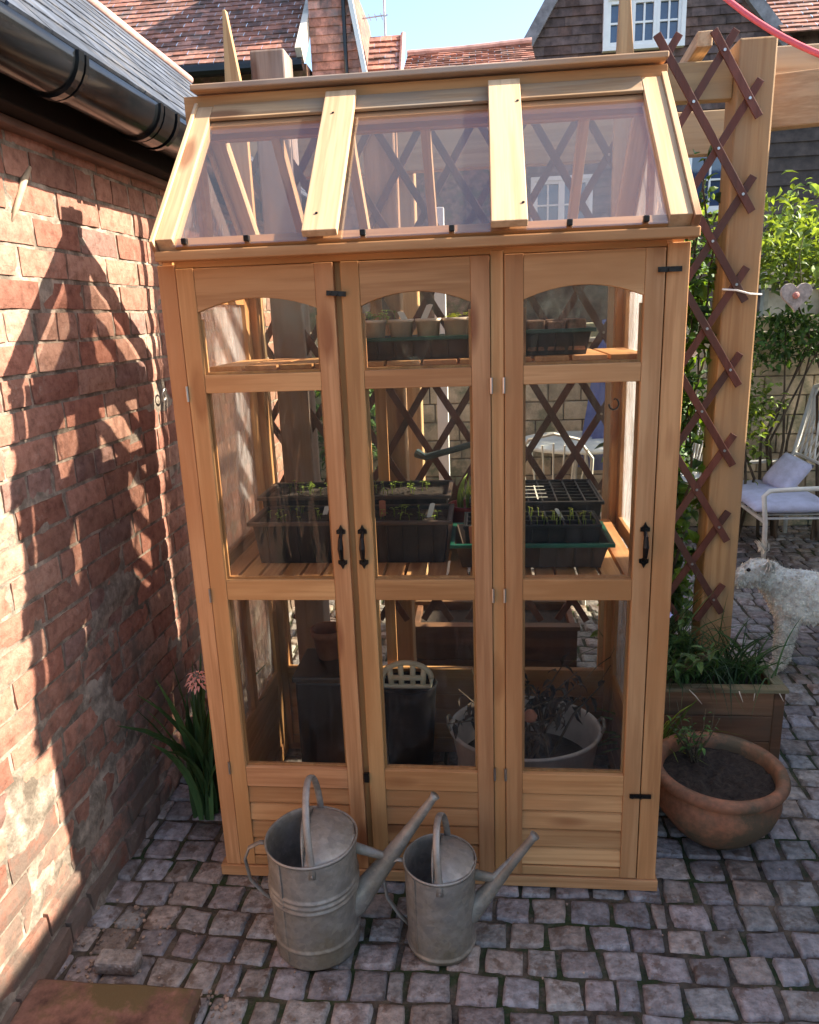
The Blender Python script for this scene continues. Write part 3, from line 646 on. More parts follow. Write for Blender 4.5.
# roof
YR, ZR = .33, 2.035
sdir = Vector((0, YR+.045, ZR-1.673)).normalized(); snor = Vector((0, -sdir.z, sdir.y))
def rp(x, s, h=0): return Vector((x, -.045, 1.673)) + sdir*s + snor*h     # front slope
LS = (Vector((0,YR,ZR))-Vector((0,-.045,1.673))).length
def rq(x, s, h=0):                                                        # back slope (mirror)
    p = rp(x, s, h); return Vector((p.x, 2*YR-p.y, p.z))
roof = bpy.data.objects.new('roof', None); C.objects.link(roof); roof.parent = gh; ORG[roof.name] = ORG['greenhouse']; roof.empty_display_size = .05
def slat(fn, x0, x1, s0, s1, h0, h1, name, mt, bevel=.0015):
    q = MB(); q.col(); vs = [fn(x, s, h) for h in (h0, h1) for x, s in ((x0,s0),(x1,s0),(x1,s1),(x0,s1))]
    q.add(vs, [(0,3,2,1),(4,5,6,7),(0,1,5,4),(1,2,6,5),(2,3,7,6),(3,0,4,7)] if fn is rp else [(0,1,2,3),(7,6,5,4),(4,5,1,0),(5,6,2,1),(6,7,3,2),(7,4,0,3)])
    return q.build(name, mt, roof, bevel=bevel)
# eave boards
q = MB(); q.box(.032,1.201,-.052,-.0065,1.6565,1.678); q.build('eave_board', WX, roof, bevel=.003)
q = MB(); q.box(.004,1.201,D+.0065,D+.052,1.6565,1.678); q.build('eave_board', WX, roof, bevel=.003)
for fn in (rp, rq):
    f_ = fn is rp
    for x0, x1 in ((.039,.078),(1.137,1.183)):
        slat(fn, x0, x1, .012, LS-.005, -.006, .028, 'rake_board', WS if f_ else WSB)
    for x0 in ((.372,.772) if f_ else ()):
        slat(fn, x0, x0+.076, -.004, LS-.004, .0285, .046, 'cover_batten', WS, .002)
    for x0 in (.398,.798):
        slat(fn, x0, x0+.026, .012, LS-.02, -.03, .008, 'rafter', WS if f_ else WSB)
    slat(fn, .0785, 1.1365, .010, .034, -.004, .0125, 'bottom_rail', WX)
    slat(fn, .0785, 1.1365, LS-.075, LS-.01, -.004, .0155, 'top_rail', WX)
    slat(fn, .0785, 1.1365, .0, LS-.03, .0165, .0185, 'pane', M['roofglass'], 0)
    # bead just under the glass at each opening
if True:
    for x0 in (.21, .60, 1.0):
        slat(rq, x0, x0+.024, .012, LS-.02, -.03, .010, 'rafter', WSB)
WW = wood('weathered_cedar', (.47,.31,.17), 'x', weather=(.33,.26,.19))
# ridge: front fascia strip + flat cap
slat(rp, .079, 1.136, LS-.058, LS+.002, .0195, .0278, 'ridge_strip', WW)
q = MB(); q.box(.030,1.195,YR-.046,YR+.06,ZR+.050,ZR+.064); q.build('ridge_cap', WW, roof, bevel=.003)
q = MB(); q.box(.0,1.2,YR-.012,YR+.012,ZR-.06,ZR+.045); q.build('ridge_beam', WX, roof, bevel=.001)
# gable trims: thin outer strips on the ends, gable glass
for x0, x1 in ((.030,.0385),(1.1835,1.197)):
    for fn in (rp, rq): slat(fn, x0, x1, .0, LS+.004, -.030, .034, 'gable_strip', WS, .001)
for x_ in (.02,1.18):
    q = MB(); q.prism([(.04,ZE+.022),(D-.04,ZE+.022),(YR,ZR-.07)], 'x', x_-.001, x_+.001); q.build('gable_pane', M['gableglass'], roof)
    q = MB(); q.box(x_-.012,x_+.012,.043,D-.045,ZE-.0025,ZE+.02); q.box(x_-.012,x_+.012,YR-.02,YR+.02,ZE+.0205,ZR-.075); q.build('gable_rail', WY, roof)
for x_ in (.105,.245,.50,.69,.935,1.09):
    p = rp(x_, .012, .021); q = MB(); q.box(x_-.006,x_+.006,p.y-.009,p.y+.006,p.z-.007,p.z+.006); q.build('pane_clip', M['iron'], roof, bevel=.002)
# dark screw heads on the battens
for x_ in (.39,.83):
    for s_ in (.05, LS-.10):
        p = rp(x_+.01, s_, .0465); q = MB(); q.tube([p, p+snor*.0015], .0032, 8); q.build('screw', M['iron'], roof)
# inner hook near right
q = MB(); q.tube([(1.075,.17,1.30)]+[(1.075+.012*math.sin(t), .17, 1.318-.028+.0*t+.014*math.cos(t)) for t in [0.2+i*.5 for i in range(10)]], .0022, 6); q.build('hook', M['iron'], gh)

#%%PERGOLA
# ------------------------------------------------------------------ pergola + stakes + trellis
pg = empty('pergola', (1.57,.92,0), 'timber pergola of thick squared posts and beams behind greenhouse', 'pergola')
def post(x0, x1, y0, y1, z1): q = MB(); q.box(x0,x1,y0,y1,0,z1); return q.build('post', PZ, pg, bevel=.006)
post(1.525,1.637,.865,.975,2.285)
post(.375,.478,.865,.965,2.18)
q = MB(); q.box(.47,1.5245,.90,.945,2.13,2.24); q.build('beam', PX, pg, bevel=.004)
q = MB(); q.box(-.25,1.75,1.62,1.68,2.10,2.26); q.build('beam', PX, pg, bevel=.004)
for yy, xe in ((1.65, .43), (1.65, 1.6)):
    pass
q = MB(); q.box(.38,.47,1.69,1.78,0,2.26); q.build('post', PZ, pg, bevel=.006)
q = MB(); q.bar((1.615,.985,2.125),(2.7,.80,2.145),.055,.155); q.build('beam', PX, pg, bevel=.005)
q = MB(); q.box(1.6375,2.8,1.02,1.07,2.17,2.30); q.build('beam', PX, pg, bevel=.004)
for x_ in (1.42,):
    q = MB(); q.bar((x_, .85, 2.285),(x_+.08, 2.1, 2.285),.045,.043); q.build('rafter', PY, pg, bevel=.003)
q = MB(); q.box(.04,.15,.82,.93,0,2.335); tag(q.build('timber_post', wood('silvered_post', (.30,.24,.18), 'z', weather=(.27,.24,.2)), bevel=.006), 'thick square timber post with flat grey top behind left end of greenhouse ridge', 'post')
def stake(x0, x1, y0, z0, z1, lab):
    q = MB(); xm = x0+(x1-x0)*.30
    q.prism([(x0,0),(x1,0),(x1,z0),(xm+.006,z1),(xm-.004,z1),(x0,z0)], 'y', y0, y0+.022)
    return tag(q.build('pointed_stake', PZ, bevel=.002), lab, 'stake', 'pointed timber stakes behind the greenhouse')
stake(-.022,.036,.735,2.18,2.42,'pointed timber stake rising behind the left end of the greenhouse ridge, beside the square post')
stake(1.145,1.197,.735,2.2,2.52,'pointed timber stake rising in front of the white casement window at the right end')

# trellis: expanding diamond lattice, node pitch .165 x .267, y=.83
tr = empty('trellis', (.8,.82,0), 'dark red-brown diamond trellis running behind greenhouse and across the post', 'trellis')
xr, z0_, px_, pz_ = 1.558, 1.31, .164, .268
k_ = pz_/px_
for lay, sg in ((0, 1), (1, -1)):
    for n_ in range(-22, 23):
        # line z = z0 + sg*k*(x-xr) + n*pz
        f = lambda x: z0_+sg*k_*(x-xr)+n_*pz_
        ok = [x for x in [-.05+i_*.004 for i_ in range(412)] if .42 <= f(x) <= (2.31 if x > 1.24 else 2.21) and x <= xr+.035]
        if len(ok) < 14: continue
        c1 = [(ok[0], f(ok[0])), (ok[-1], f(ok[-1]))]
        yy = .852 if lay == 0 else .843
        q = MB(); q.bar((c1[0][0], yy, c1[0][1]), (c1[1][0], yy, c1[1][1]), .0075, .021, upv=(0,1,0)) if False else q.bar((c1[0][0], yy, c1[0][1]), (c1[1][0], yy, c1[1][1]), .0235, .0075, upv=(0,1,0))
        q.build('slat', TRW, tr, bevel=.001)
q = MB()
for i in range(0, 10):
    for j in range(-8, 5):
        for o_ in (0, .5):
            x = xr-(i+o_)*px_; z = z0_+(j+o_)*pz_
            if .45 < z < 2.3 and x > 1.1: q.tube([(x, .8385, z), (x, .835, z)], .0045, 6)
q.build('rivets', M['steel'], tr)

# pink washing line
q = MB(); A = Vector((1.37,.8,2.44)); B = Vector((1.66,.35,2.045))
q.tube([A.lerp(B, t/12)-Vector((0,0,.03*math.sin(math.pi*t/12))) for t in range(13)], .0075, 8)
tag(q.build('washing_line', M['cordp'], smooth=True), 'bright pink washing line slanting across the top right corner', 'cord')
# cream string round the post
q = MB(); q.tube([(1.515,.838,1.565),(1.56,.834,1.56),(1.60,.836,1.548),(1.645,.86,1.545)], .003, 6); tag(q.build('string_tie', M['whitep']), 'cream string tied across the trellis and the pergola post', 'string')

#%%BACKGROUND
# ------------------------------------------------------------------ houses
def tilemat(name, base, sx, sy, var=.5, axis='y', rough=.85):
    """rows of small tiles: uses brick texture in object coordinates"""
    mt = bpy.data.materials.new(name); mt.use_nodes = True; n = mt.node_tree.nodes; l = mt.node_tree.links
    p = n['Principled BSDF']; p.inputs['Roughness'].default_value = rough; p.inputs['Specular IOR Level'].default_value = .2
    tc = n.new('ShaderNodeTexCoord'); sp = n.new('ShaderNodeSeparateXYZ'); l.new(tc.outputs['Object'], sp.inputs[0])
    cb = n.new('ShaderNodeCombineXYZ'); l.new(sp.outputs[0], cb.inputs[0]); l.new(sp.outputs['XYZ'.index(axis.upper()) if axis != 'y' else 1], cb.inputs[1])
    b = n.new('ShaderNodeTexBrick'); b.inputs['Scale'].default_value = 1; b.inputs['Brick Width'].default_value = sx; b.inputs['Row Height'].default_value = sy
    b.inputs['Mortar Size'].default_value = .008; b.inputs['Color1'].default_value = (*base, 1); b.inputs['Color2'].default_value = (base[0]*(1-var), base[1]*(1-var), base[2]*(1-var*.8), 1)
    b.inputs['Mortar'].default_value = (base[0]*.2, base[1]*.2, base[2]*.2, 1); l.new(cb.outputs[0], b.inputs[0])
    nz = n.new('ShaderNodeTexNoise'); nz.inputs['Scale'].default_value = 9; nz.inputs['Detail'].default_value = 6; l.new(tc.outputs['Object'], nz.inputs[0])
    r = ramp(n, [(.3, (.6,.6,.6)), (.7, (1.35,1.3,1.3))]); l.new(nz.outputs[0], r.inputs[0])
    mu = n.new('ShaderNodeMixRGB'); mu.blend_type = 'MULTIPLY'; mu.inputs[0].default_value = 1; l.new(b.outputs[0], mu.inputs[1]); l.new(r.outputs[0], mu.inputs[2]); l.new(mu.outputs[0], p.inputs['Base Color'])
    return mt
CLAY = mat('clay_roof_tile', (.26,.125,.09), .85, var=.25, nscale=10, bump=.4, dark=(.13,.09,.075), dthr=(.5,.62))
HUNG = mat('dark_hung_tile', (.105,.072,.062), .8, var=.25, nscale=10, bump=.3)
def tiles(q, o, ux, uy, W_, H_, tw, th, lift=.02, seed=1, lo=.3, hi=.7, clip=None):
    """real lapped tiles on the plane o + a*ux + b*uy"""
    r_ = random.Random(seed); ux = Vector(ux).normalized(); uy = Vector(uy).normalized(); nn = ux.cross(uy).normalized(); o = Vector(o)
    k = 0; b_ = 0
    while b_ < H_:
        a = -tw/2 if k % 2 else 0
        while a < W_:
            a0, a1 = max(a, 0), min(a+tw*.985, W_)
            if a1 > a0 and (clip is None or clip((a0+a1)/2, b_+th/2)):
                kk = r_.uniform(lo, hi); t = r_.choice([(1,1,1),(1.08,.95,.9),(.95,.95,1.0)]); q.cc = (kk*t[0], kk*t[1], kk*t[2]); lf = lift*r_.uniform(.8,1.3)
                p = [o+ux*a0+uy*b_+nn*lf, o+ux*a1+uy*b_+nn*lf, o+ux*a1+uy*(b_+th*1.15)+nn*.002, o+ux*a0+uy*(b_+th*1.15)+nn*.002]
                q.add(p+[o+ux*a0+uy*b_, o+ux*a1+uy*b_], [(0,1,2,3),(4,5,1,0)])
            a += tw
        b_ += th; k += 1
    return q
def window(parent, x0, x1, y, z0, z1, nc, nr, cas=1):
    """white casements facing -y"""
    q = MB(); t = .05
    q.box(x0-t, x1+t, y-.06, y+.02, z0-t, z0, 0); q.box(x0-t, x1+t, y-.06, y+.02, z1, z1+t, 0); q.box(x0-t, x0, y-.06, y+.02, z0, z1, 0); q.box(x1, x1+t, y-.06, y+.02, z0, z1, 0)
    cw = (x1-x0)/cas
    for c in range(cas):
        a, b_ = x0+cw*c, x0+cw*(c+1)
        for xx in (a, b_-.04): q.box(xx+.001, xx+.04, y-.045, y+.0, z0+.001, z1-.001, 0)
        for zz in (z0+.001, z1-.041): q.box(a+.041, b_-.041, y-.045, y, zz, zz+.04, 0)
        for i in range(1, nc): xx = a+.04+(cw-.08)*i/nc; q.box(xx-.011, xx+.011, y-.038, y-.01, z0+.042, z1-.042, 0)
        for i in range(1, nr): zz = z0+.04+(z1-z0-.08)*i/nr; q.box(a+.042, b_-.042, y-.036, y-.012, zz-.011, zz+.011, 0)
    w_ = q.build('window', M['white_paint'], parent)
    q = MB(); q.box(x0, x1, y-.008, y-.002, z0, z1, 0); q.build('pane', M['winglass'], w_)
    return w_
# right gabled house
HY = 9.0
h1 = empty('gabled_house', (2.8,HY,0), 'dark tile-hung gabled house with white casement windows behind the garden', 'house')
q = MB(); q.prism([(1.31,0),(6.6,0),(6.6,4.75),(4.35,4.72),(2.62,6.75),(1.31,4.71)], 'y', HY, HY+5); q.build('wall', HUNG, h1)
q = MB()
apx = (2.62, 6.75)
def gclip(a, b_):
    x = 1.31+a; z = 2.0+b_
    if z > 4.7:
        if x < apx[0]: return z < 4.71+(x-1.31)*1.557
        return z < 4.72+(4.35-x)*1.173
    return True
tiles(q, (1.31,HY-.004,2.0), (1,0,0), (0,0,1), 5.2, 4.9, .17, .105, .02, 4, .35, .65, lambda a, b_: gclip(a, b_) and not (a > 3.05 and b_ > 2.65)); q.build('hung_tiles', HUNG, h1)
q = MB(); q.bar((1.22,HY-.06,4.55),(2.62,HY-.06,6.78),.08,.14); q.bar((4.5,HY-.06,4.55),(2.62,HY-.06,6.78),.08,.14); q.build('bargeboard', M['lead'], h1)
window(h1, 2.33,3.22,HY-.03,4.66,5.16,2,2,3)
window(h1, 1.45,2.15,HY-.03,2.55,3.15,2,2,2); window(h1, 3.40,3.95,HY-.03,2.70,3.42,2,2,1); window(h1, 2.5,3.1,HY-.03,1.2,2.0,2,3,1)
q = MB(); tiles(q, (4.36,HY-.25,4.62), (1,0,0), (0,.75,.62), 3.2, 2.2, .17, .11, .02, 9); q.build('side_roof', CLAY, h1)
# right dark wing nearer
q = MB(); q.box(3.15,6.5,6.2,6.5,0,3.55,0); wg = tag(q.build('weatherboard_barn', HUNG), 'dark weatherboarded outbuilding wall behind the right pergola beams', 'building')
q = MB(); zz = 1.2
while zz < 3.5:
    q.col(.3,.65); q.prism([(6.2,zz),(6.165,zz),(6.18,zz+.13),(6.2,zz+.13)], 'x', 3.15, 6.5, 0); zz += .125
q.build('weatherboards', mat('black_weatherboard', (.05,.038,.034), .75, var=.3), wg)
# left house
h2 = empty('tiled_house', (-3,7,0), 'brick house with large old clay tile roof behind the slate roof', 'house')
q = MB(); q.box(-9,-1.12,7.2,12,0,4.2,0); q.build('wall', M['stone_slab'], h2)
q = MB(); tiles(q, (-9,6.95,4.19), (1,0,0), (0,.72,.69), 7.87, 4.2, .165, .10, .014, 2, .3,.75); q.build('tiled_roof', CLAY, h2)
q = MB(); q.tube([(-9,6.93,4.14),(-1.1,6.93,4.12)], .065, 10); q.build('gutter', M['black_plastic'], h2)
q = MB(); q.bar((-1.13,6.93,4.2),(-1.13,9.5,6.68),.07,.16); q.build('bargeboard', mat('cream_bargeboard', (.62,.55,.47), .6, use_attr=False), h2)
h3 = empty('hung_tile_gable', (-.8,7.3,0), 'pinkish tile-hung gable wall beside the large clay tile roof', 'house')
q = MB(); q.prism([(-1.09,0),(-.52,0),(-.52,4.15),(-.72,5.3),(-1.09,6.2)], 'y', 7.35, 9.5); q.build('wall', CLAY, h3)
q = MB(); tiles(q, (-1.09,7.346,3.4), (1,0,0), (0,0,1), .57, 2.8, .13, .085, .015, 3, .7,1.15, lambda a, b_: (3.4+b_) < 4.15+(.57-a)*4.5); q.build('hung_tiles', CLAY, h3)
q = MB(); q.bar((-.50,7.32,4.1),(-.74,7.32,5.5),.05,.07, upv=(0,1,0)); q.build('bargeboard', M['white_paint'], h3)
q = MB(); q.tube([(-.70,7.30,3.5),(-.70,7.30,5.1)], .022, 8); q.build('drainpipe', M['black_plastic'], h3)
h4 = empty('low_tiled_house', (.3,7.6,0), 'low clay tile roofs between the two gabled houses', 'house')
q = MB(); q.box(-.51,1.30,8.0,11,0,4.3,0); q.build('wall', M['stone_slab'], h4)
q = MB(); tiles(q, (-.515,7.45,3.98), (1,0,0), (0,.62,.78), .40, .85, .13, .095, .02, 6, .4,.8); q.build('left_roof', CLAY, h4)
q = MB(); tiles(q, (-.12,7.6,4.13), (1,0,0), (0,.8,.42), 1.50, 1.1, .15, .10, .02, 8, .4,.8); q.build('tiled_roof', CLAY, h4)
q = MB(); q.tube([(-.13,7.44,3.98),(-.125,7.97,4.66)], .03, 8); q.tube([(-.13,8.50,4.62),(.5,8.50,4.625),(1.38,8.50,4.66)], .035, 8); q.build('ridge', M['copper'], h4)
q = MB(); q.tube([(-.335,8.0,4.2),(-.335,8.0,5.2)], .013, 6); q.tube([(-.60,8,4.86),(-.30,8,4.88)], .008, 6)
for i in range(4): q.tube([(-.58+i*.07,7.9,4.865),(-.58+i*.07,8.1,4.865)], .004, 5)
tag(q.build('tv_aerial', M['steel']), 'thin television aerial on a pole above the low tiled roof', 'aerial')

# ------------------------------------------------------------------ foliage
def crown(q, c, rx, ry, rz, n, ls, seed, tint=None, lo=.25, hi=.85):
    r_ = random.Random(seed); c = Vector(c)
    cl = []
    for i in range(max(5, n//28)):
        d = Vector((r_.gauss(0,1), r_.gauss(0,1), r_.gauss(0,1))).normalized()*r_.uniform(.3,1)**.6
        cl.append(Vector((c.x+d.x*rx, c.y+d.y*ry, c.z+d.z*rz)))
    for i in range(n):
        k = r_.choice(cl); s = .23
        p = k+Vector((r_.gauss(0,rx*s), r_.gauss(0,ry*s), r_.gauss(0,rz*s)))
        d = Vector((r_.gauss(0,1), r_.gauss(0,1), r_.gauss(-.1,.7))); l_ = ls*r_.uniform(.6,1.3)
        q.leaf(p, d, l_, l_*.55, (r_.gauss(0,.4), r_.gauss(0,.4), 1), .3, lo, hi, tint)
    return q
def shrub(name, c, rx, ry, rz, n, ls, seed, mt, lab, cat, base=None):
    e = empty(name, (c[0], c[1], 0), lab, cat)
    q = MB(); crown(q, c, rx, ry, rz, n, ls, seed); q.build('foliage', mt, e)
    q = MB(); r_ = random.Random(seed)
    for i in range(5):
        x, y = c[0]+r_.uniform(-.06,.06), c[1]+r_.uniform(-.05,.05)
        q.tube([(x, y, 0), (x+r_.uniform(-.1,.1), y, c[2]*.5), (c[0]+r_.uniform(-.6,.6)*rx, c[1]+r_.uniform(-.5,.5)*ry, c[2]+rz*.4)], [.012,.009,.004], 6)
    q.build('stem', M['bark'], e); return e
shrub('climbing_vine', (2.95,3.2,1.88), .80,.75,.28, 2600, .07, 21, M['leafl'], 'bright green leafy climber above the pale garden wall at right', 'plant')
shrub('garden_shrub', (2.62,3.25,1.30), .42,.2,.16, 800, .05, 22, M['leaf'], 'dark green trailing plant along the top of the pale garden wall', 'plant')
shrub('garden_shrub', (2.35,3.1,.85), .22,.15,.30, 650, .045, 23, M['leafl'], 'tall feathery green shrub against the garden wall behind the white bench', 'plant')
shrub('garden_shrub', (.75,3.9,.75), .35,.3,.45, 900, .06, 24, M['leafl'], 'yellow-green shrub seen through the middle greenhouse door', 'plant')
shrub('garden_shrub', (-.15,3.4,.9), .35,.3,.6, 900, .07, 25, M['leaf'], 'green shrub seen through the left greenhouse door past the brick wall', 'plant')
# garden wall of pale blocks
gwl = MB(); r_ = random.Random(8)
zz = 0
while zz < 1.30:
    x = -.6 - (.1 if int(zz/.13) % 2 else 0)
    while x < 4.6:
        w_ = r_.uniform(.22,.34); gwl.cc = (r_.uniform(.4,.62),)*3
        gwl.box(x+.004, x+w_-.004, 3.50+r_.uniform(-.006,.006), 3.70, zz+.004, zz+.126, False); x += w_
    zz += .13
gwo = gwl.build('garden_wall', mat('pale_sandstone', (.52,.41,.27), .9, var=.2, nscale=8, bump=.5, dark=(.2,.2,.12), dthr=(.5,.62)), bevel=.006)
tag(gwo, 'pale sandstone garden wall behind the white bench', 'wall')
q = MB(); q.box(-.65,4.6,3.46,3.74,1.301,1.335); q.build('coping', mat('coping_stone', (.4,.35,.27), .9, use_attr=False), gwo, bevel=.008)
q = MB(); q.box(-.6,4.5,3.52,3.68,0,1.30,0); q.build('mortar', M['mortar'], gwo)
# small shed/cold frame beyond wall
sh_ = empty('cold_frame', (3.1,4.4,0), 'small weathered slatted timber frame peeping above the garden wall', 'frame')
q = MB()
for i in range(4): q.box(2.85,3.32,4.3-i*.02,4.42,1.62+i*.045,1.645+i*.045)
q.build('slats', mat('silvered_wood', (.5,.46,.4), .85, var=.15), sh_)
q = MB(); q.box(2.86,2.89,4.32,4.40,0,1.61); q.box(3.28,3.31,4.32,4.40,0,1.61); q.box(2.89,3.28,4.36,4.38,1.2,1.6); q.build('upright', mat('grey_wood', (.3,.3,.3), .85, var=.15), sh_)

# climber on trellis at right of greenhouse
cl = empty('trellis_climber', (1.38,.95,0), 'leafy climbing plant with dark oval leaves growing up the trellis between greenhouse and post', 'plant')
q = MB(); st = MB(); rc = random.Random(31); tw_ = []
for s in range(17):
    x, y = 1.30+rc.uniform(-.04,.20), 1.0+rc.uniform(-.03,.08); pts = [(x, y, 0)]; zt = rc.uniform(1.5,2.0)
    zz = 0
    while zz < zt:
        zz += .09; x = min(max(x+rc.uniform(-.035,.035), 1.22), 1.52); y = min(max(y+rc.uniform(-.02,.02), .95), 1.16); pts.append((x, y, zz))
        tw_.append(Vector((x, y, zz)))
    st.tube(pts, [.007-.004*i/len(pts) for i in range(len(pts))], 6)
for p in tw_:
    for k in range(rc.choice([9,11,13]) if p.z < 1.72 else 3):
        d = Vector((rc.gauss(0,1), rc.gauss(-.2,1), rc.gauss(.1,.6))); l_ = rc.uniform(.032,.07)
        t = (1.8,1.6,.7) if rc.random() < .5 else None  # half the leaves tinted yellow-green to stand for sunlit ones
        o_ = Vector((rc.uniform(-.05,.05), rc.uniform(-.04,.04), rc.uniform(-.05,.05)))
        q.leaf(p+o_, d, l_, l_*.58, (rc.gauss(0,.5), rc.gauss(-.5,.4), 1), .3, .3, .8, t)
q.build('leaves', M['leaf'], cl); st.build('stem', M['stem'], cl)
q = MB()
for i in range(7):
    p = Vector((1.23+rc.uniform(0,.22), .89, rc.uniform(.5,1.75)));
    for k in range(6): q.leaf(p, (math.cos(k), -.6, math.sin(k*1.05)), .018, .013, (0,-1,0), .1, .8, 1.1)
q.build('blossom', M['cream_paper'], cl)

# red and blue ornament hanging on trellis
orn = empty('hanging_ornament', (1.305,.815,1.06), 'small red and blue painted bird ornament among the climber leaves on the trellis', 'ornament')
q = MB(); q.lathe([(0,-.04),(.022,-.034),(.036,-.01),(.034,.012),(.02,.034),(0,.042)], (1.305,.815,1.06), 16, 1.35, .8); q.build('body', M['bluep'], orn, smooth=True)
q = MB(); q.lathe([(0,-.022),(.018,-.014),(.024,0),(.018,.014),(0,.022)], (1.285,.806,1.11), 14, 1.1, .8); q.prism([(1.285,1.11),(1.245,1.122),(1.285,1.125)], 'y', .80, .812); q.build('head', M['redp'], orn, smooth=True)
q = MB(); q.prism([(1.33,1.07),(1.39,1.115),(1.40,1.095),(1.345,1.045)], 'y', .81, .82); q.build('tail', M['redp'], orn)
q = MB(); q.tube([(1.305,.815,1.10),(1.30,.83,1.22)], .001, 5); q.build('string', M['whitep'], orn)

# hanging heart
hz = 1.50; hx, hy = 2.19, 2.0
he = empty('hanging_heart', (hx, hy, hz), 'pale wooden heart decoration hanging on a string from the climber', 'decoration')
pts = []
for i in range(28):
    t = 2*math.pi*i/28; pts.append((hx+.068*math.sin(t)**3, hz+.045+.0045*(13*math.cos(t)-5*math.cos(2*t)-2*math.cos(3*t)-math.cos(4*t))))
q = MB(); q.prism(pts, 'y', hy-.012, hy+.012); q.build('heart', M['heart'], he, bevel=.005)
q = MB(); q.lathe([(0,0),(.016,.002),(.011,.010),(0,.013)], (0,0,0), 10)
q.v = [Vector((hx-.005+v.x, hy-.014-v.z, hz+.045+v.y)) for v in q.v]; q.build('rose', M['pink'], he)
q = MB(); q.tube([(hx-.02,hy,hz+.10),(hx,hy,hz+.22)], .0016, 5); q.tube([(hx+.02,hy,hz+.10),(hx,hy,hz+.22),(hx+.01,hy,1.80)], .0016, 5); q.build('string', M['stem'], he)

# white metal bench with cushions
be = empty('garden_bench', (2.75,2.95,0), 'white painted metal garden bench with a lavender cushion', 'bench')
def arm(y, k):
    q = MB(); q.tube([(2.36,y,0),(2.35,y,.30),(2.33,y,.455),(2.36,y,.485),(2.50,y,.492),(2.78,y,.50)], .014, 10); q.tube([(2.78,y,0),(2.78,y,.50),(2.88,y,.98)], .014, 10); return q.build('arm', M['white_metal'], be, smooth=True)
arm(2.55, 0); arm(3.35, 1)
q = MB(); q.tube([(2.35,2.55,.30),(2.35,3.35,.30)], .012, 8); q.tube([(2.76,2.55,.30),(2.76,3.35,.30)], .012, 8)
for i in range(9): q.bar((2.36,2.6+i*.09,.31),(2.75,2.6+i*.09,.31),.03,.006)
q.build('seat', M['white_metal'], be)
q = MB(); q.tube([(2.88,2.55,.98),(2.91,2.75,1.03),(2.92,2.95,1.05),(2.91,3.15,1.03),(2.88,3.35,.98)], .014, 8); q.tube([(2.80,2.55,.55),(2.80,3.35,.55)], .010, 8)
for i in range(12):
    y = 2.55+i*.0727
    for s in (-1, 1): q.tube([(2.80,y,.55),(2.90,min(max(y+s*.22,2.56),3.34),1.0)], .006, 6)
q.build('lattice_back', M['white_metal'], be)
def cushion(x0, x1, y0, y1, z0, z1, name, mt, parent):
    q = MB(); N = 12; vs = []
    for sgn in (1, -1):
        for j in range(N+1):
            for i in range(N+1):
                u, v = 2*i/N-1, 2*j/N-1; h = (1-abs(u)**4)*(1-abs(v)**4); zc = (z0+z1)/2
                vs.append((x0+(x1-x0)*(u+1)/2, y0+(y1-y0)*(v+1)/2, zc+sgn*(z1-z0)/2*h**.45+.004*noise.noise((u*3, v*3, 1))))
    n1 = (N+1)**2
    for j in range(N):
        for i in range(N):
            a = j*(N+1)+i; q.f.append((a, a+1, a+N+2, a+N+1)); q.f.append((n1+a, n1+a+N+1, n1+a+N+2, n1+a+1)); q.c += [(.5,.5,.5)]*2
    q.v = [Vector(v) for v in vs]; return q.build(name, mt, parent, smooth=True, merge=True)
cs = cushion(2.30,2.76,2.58,3.32,.32,.40,'seat_cushion',M['cushion'],None); tag(cs, 'lavender-white seat cushion lying on the white metal bench', 'cushion')
c2 = cushion(-.19,.19,-.19,.19,-.05,.05,'scatter_cushion',M['cushion'],None); c2.location = (2.66,3.05,.455); c2.rotation_euler = (R(20),R(-50),R(8)); c2.scale = (.62,.62,.8); tag(c2, 'pale square cushion propped against the back of the bench', 'cushion')

# garden table and chairs seen through the right door, parasol, white post
tb = empty('garden_table', (1.35,3.0,0), 'round white metal garden table seen through the right greenhouse door', 'table')
q = MB(); q.lathe([(0,.70),(.38,.70),(.385,.712),(.38,.722),(0,.722)], (1.35,3.0,0), 32); q.build('tabletop', M['white_metal'], tb, smooth=False)
for a in range(3):
    t = a*2.094; q = MB(); q.tube([(1.35+.03*math.cos(t),3.0+.03*math.sin(t),.70),(1.35+.08*math.cos(t),3+.08*math.sin(t),.35),(1.35+.28*math.cos(t),3+.28*math.sin(t),0)], .012, 8); q.build('leg', M['white_metal'], tb, smooth=True)
ch = empty('garden_chair', (0,0,0), 'white wire garden chair standing left of the round table', 'chair', 'white garden chairs round the table')
for sx in (-1, 1):
    q = MB(); q.tube([(sx*.17,-.18,0),(sx*.17,-.17,.43)], .009, 6); q.build('leg', M['white_metal'], ch)
    q = MB(); q.tube([(sx*.17,.20,0),(sx*.17,.18,.43)], .009, 6); q.build('leg', M['white_metal'], ch)
q = MB(); q.lathe([(0,.43),(.2,.43),(.205,.44),(.2,.45),(0,.45)], seg=20); q.build('seat', M['white_metal'], ch)
q = MB(); q.tube([(-.18,.18,.43),(-.19,.24,.80),(-.12,.27,.90),(0,.28,.93),(.12,.27,.90),(.19,.24,.80),(.18,.18,.43)], .009, 6)
for i in range(-3, 4): q.tube([(i*.035,.19,.45),(i*.055,.265,.88-.01*abs(i))], .005, 5)
q.build('backrest', M['white_metal'], ch)
ch.location = (1.12,2.25,0); ch.rotation_euler.z = R(175)
ch['label'] = 'white wire garden chair, nearer of the two, seen through the right greenhouse door'
copy_tree(ch, (1.95,3.2,0), R(-80), 'white wire garden chair at the far right side of the round table')
pa = empty('folded_parasol', (1.55,3.15,0), 'folded blue parasol standing on a pole near the garden table', 'parasol')
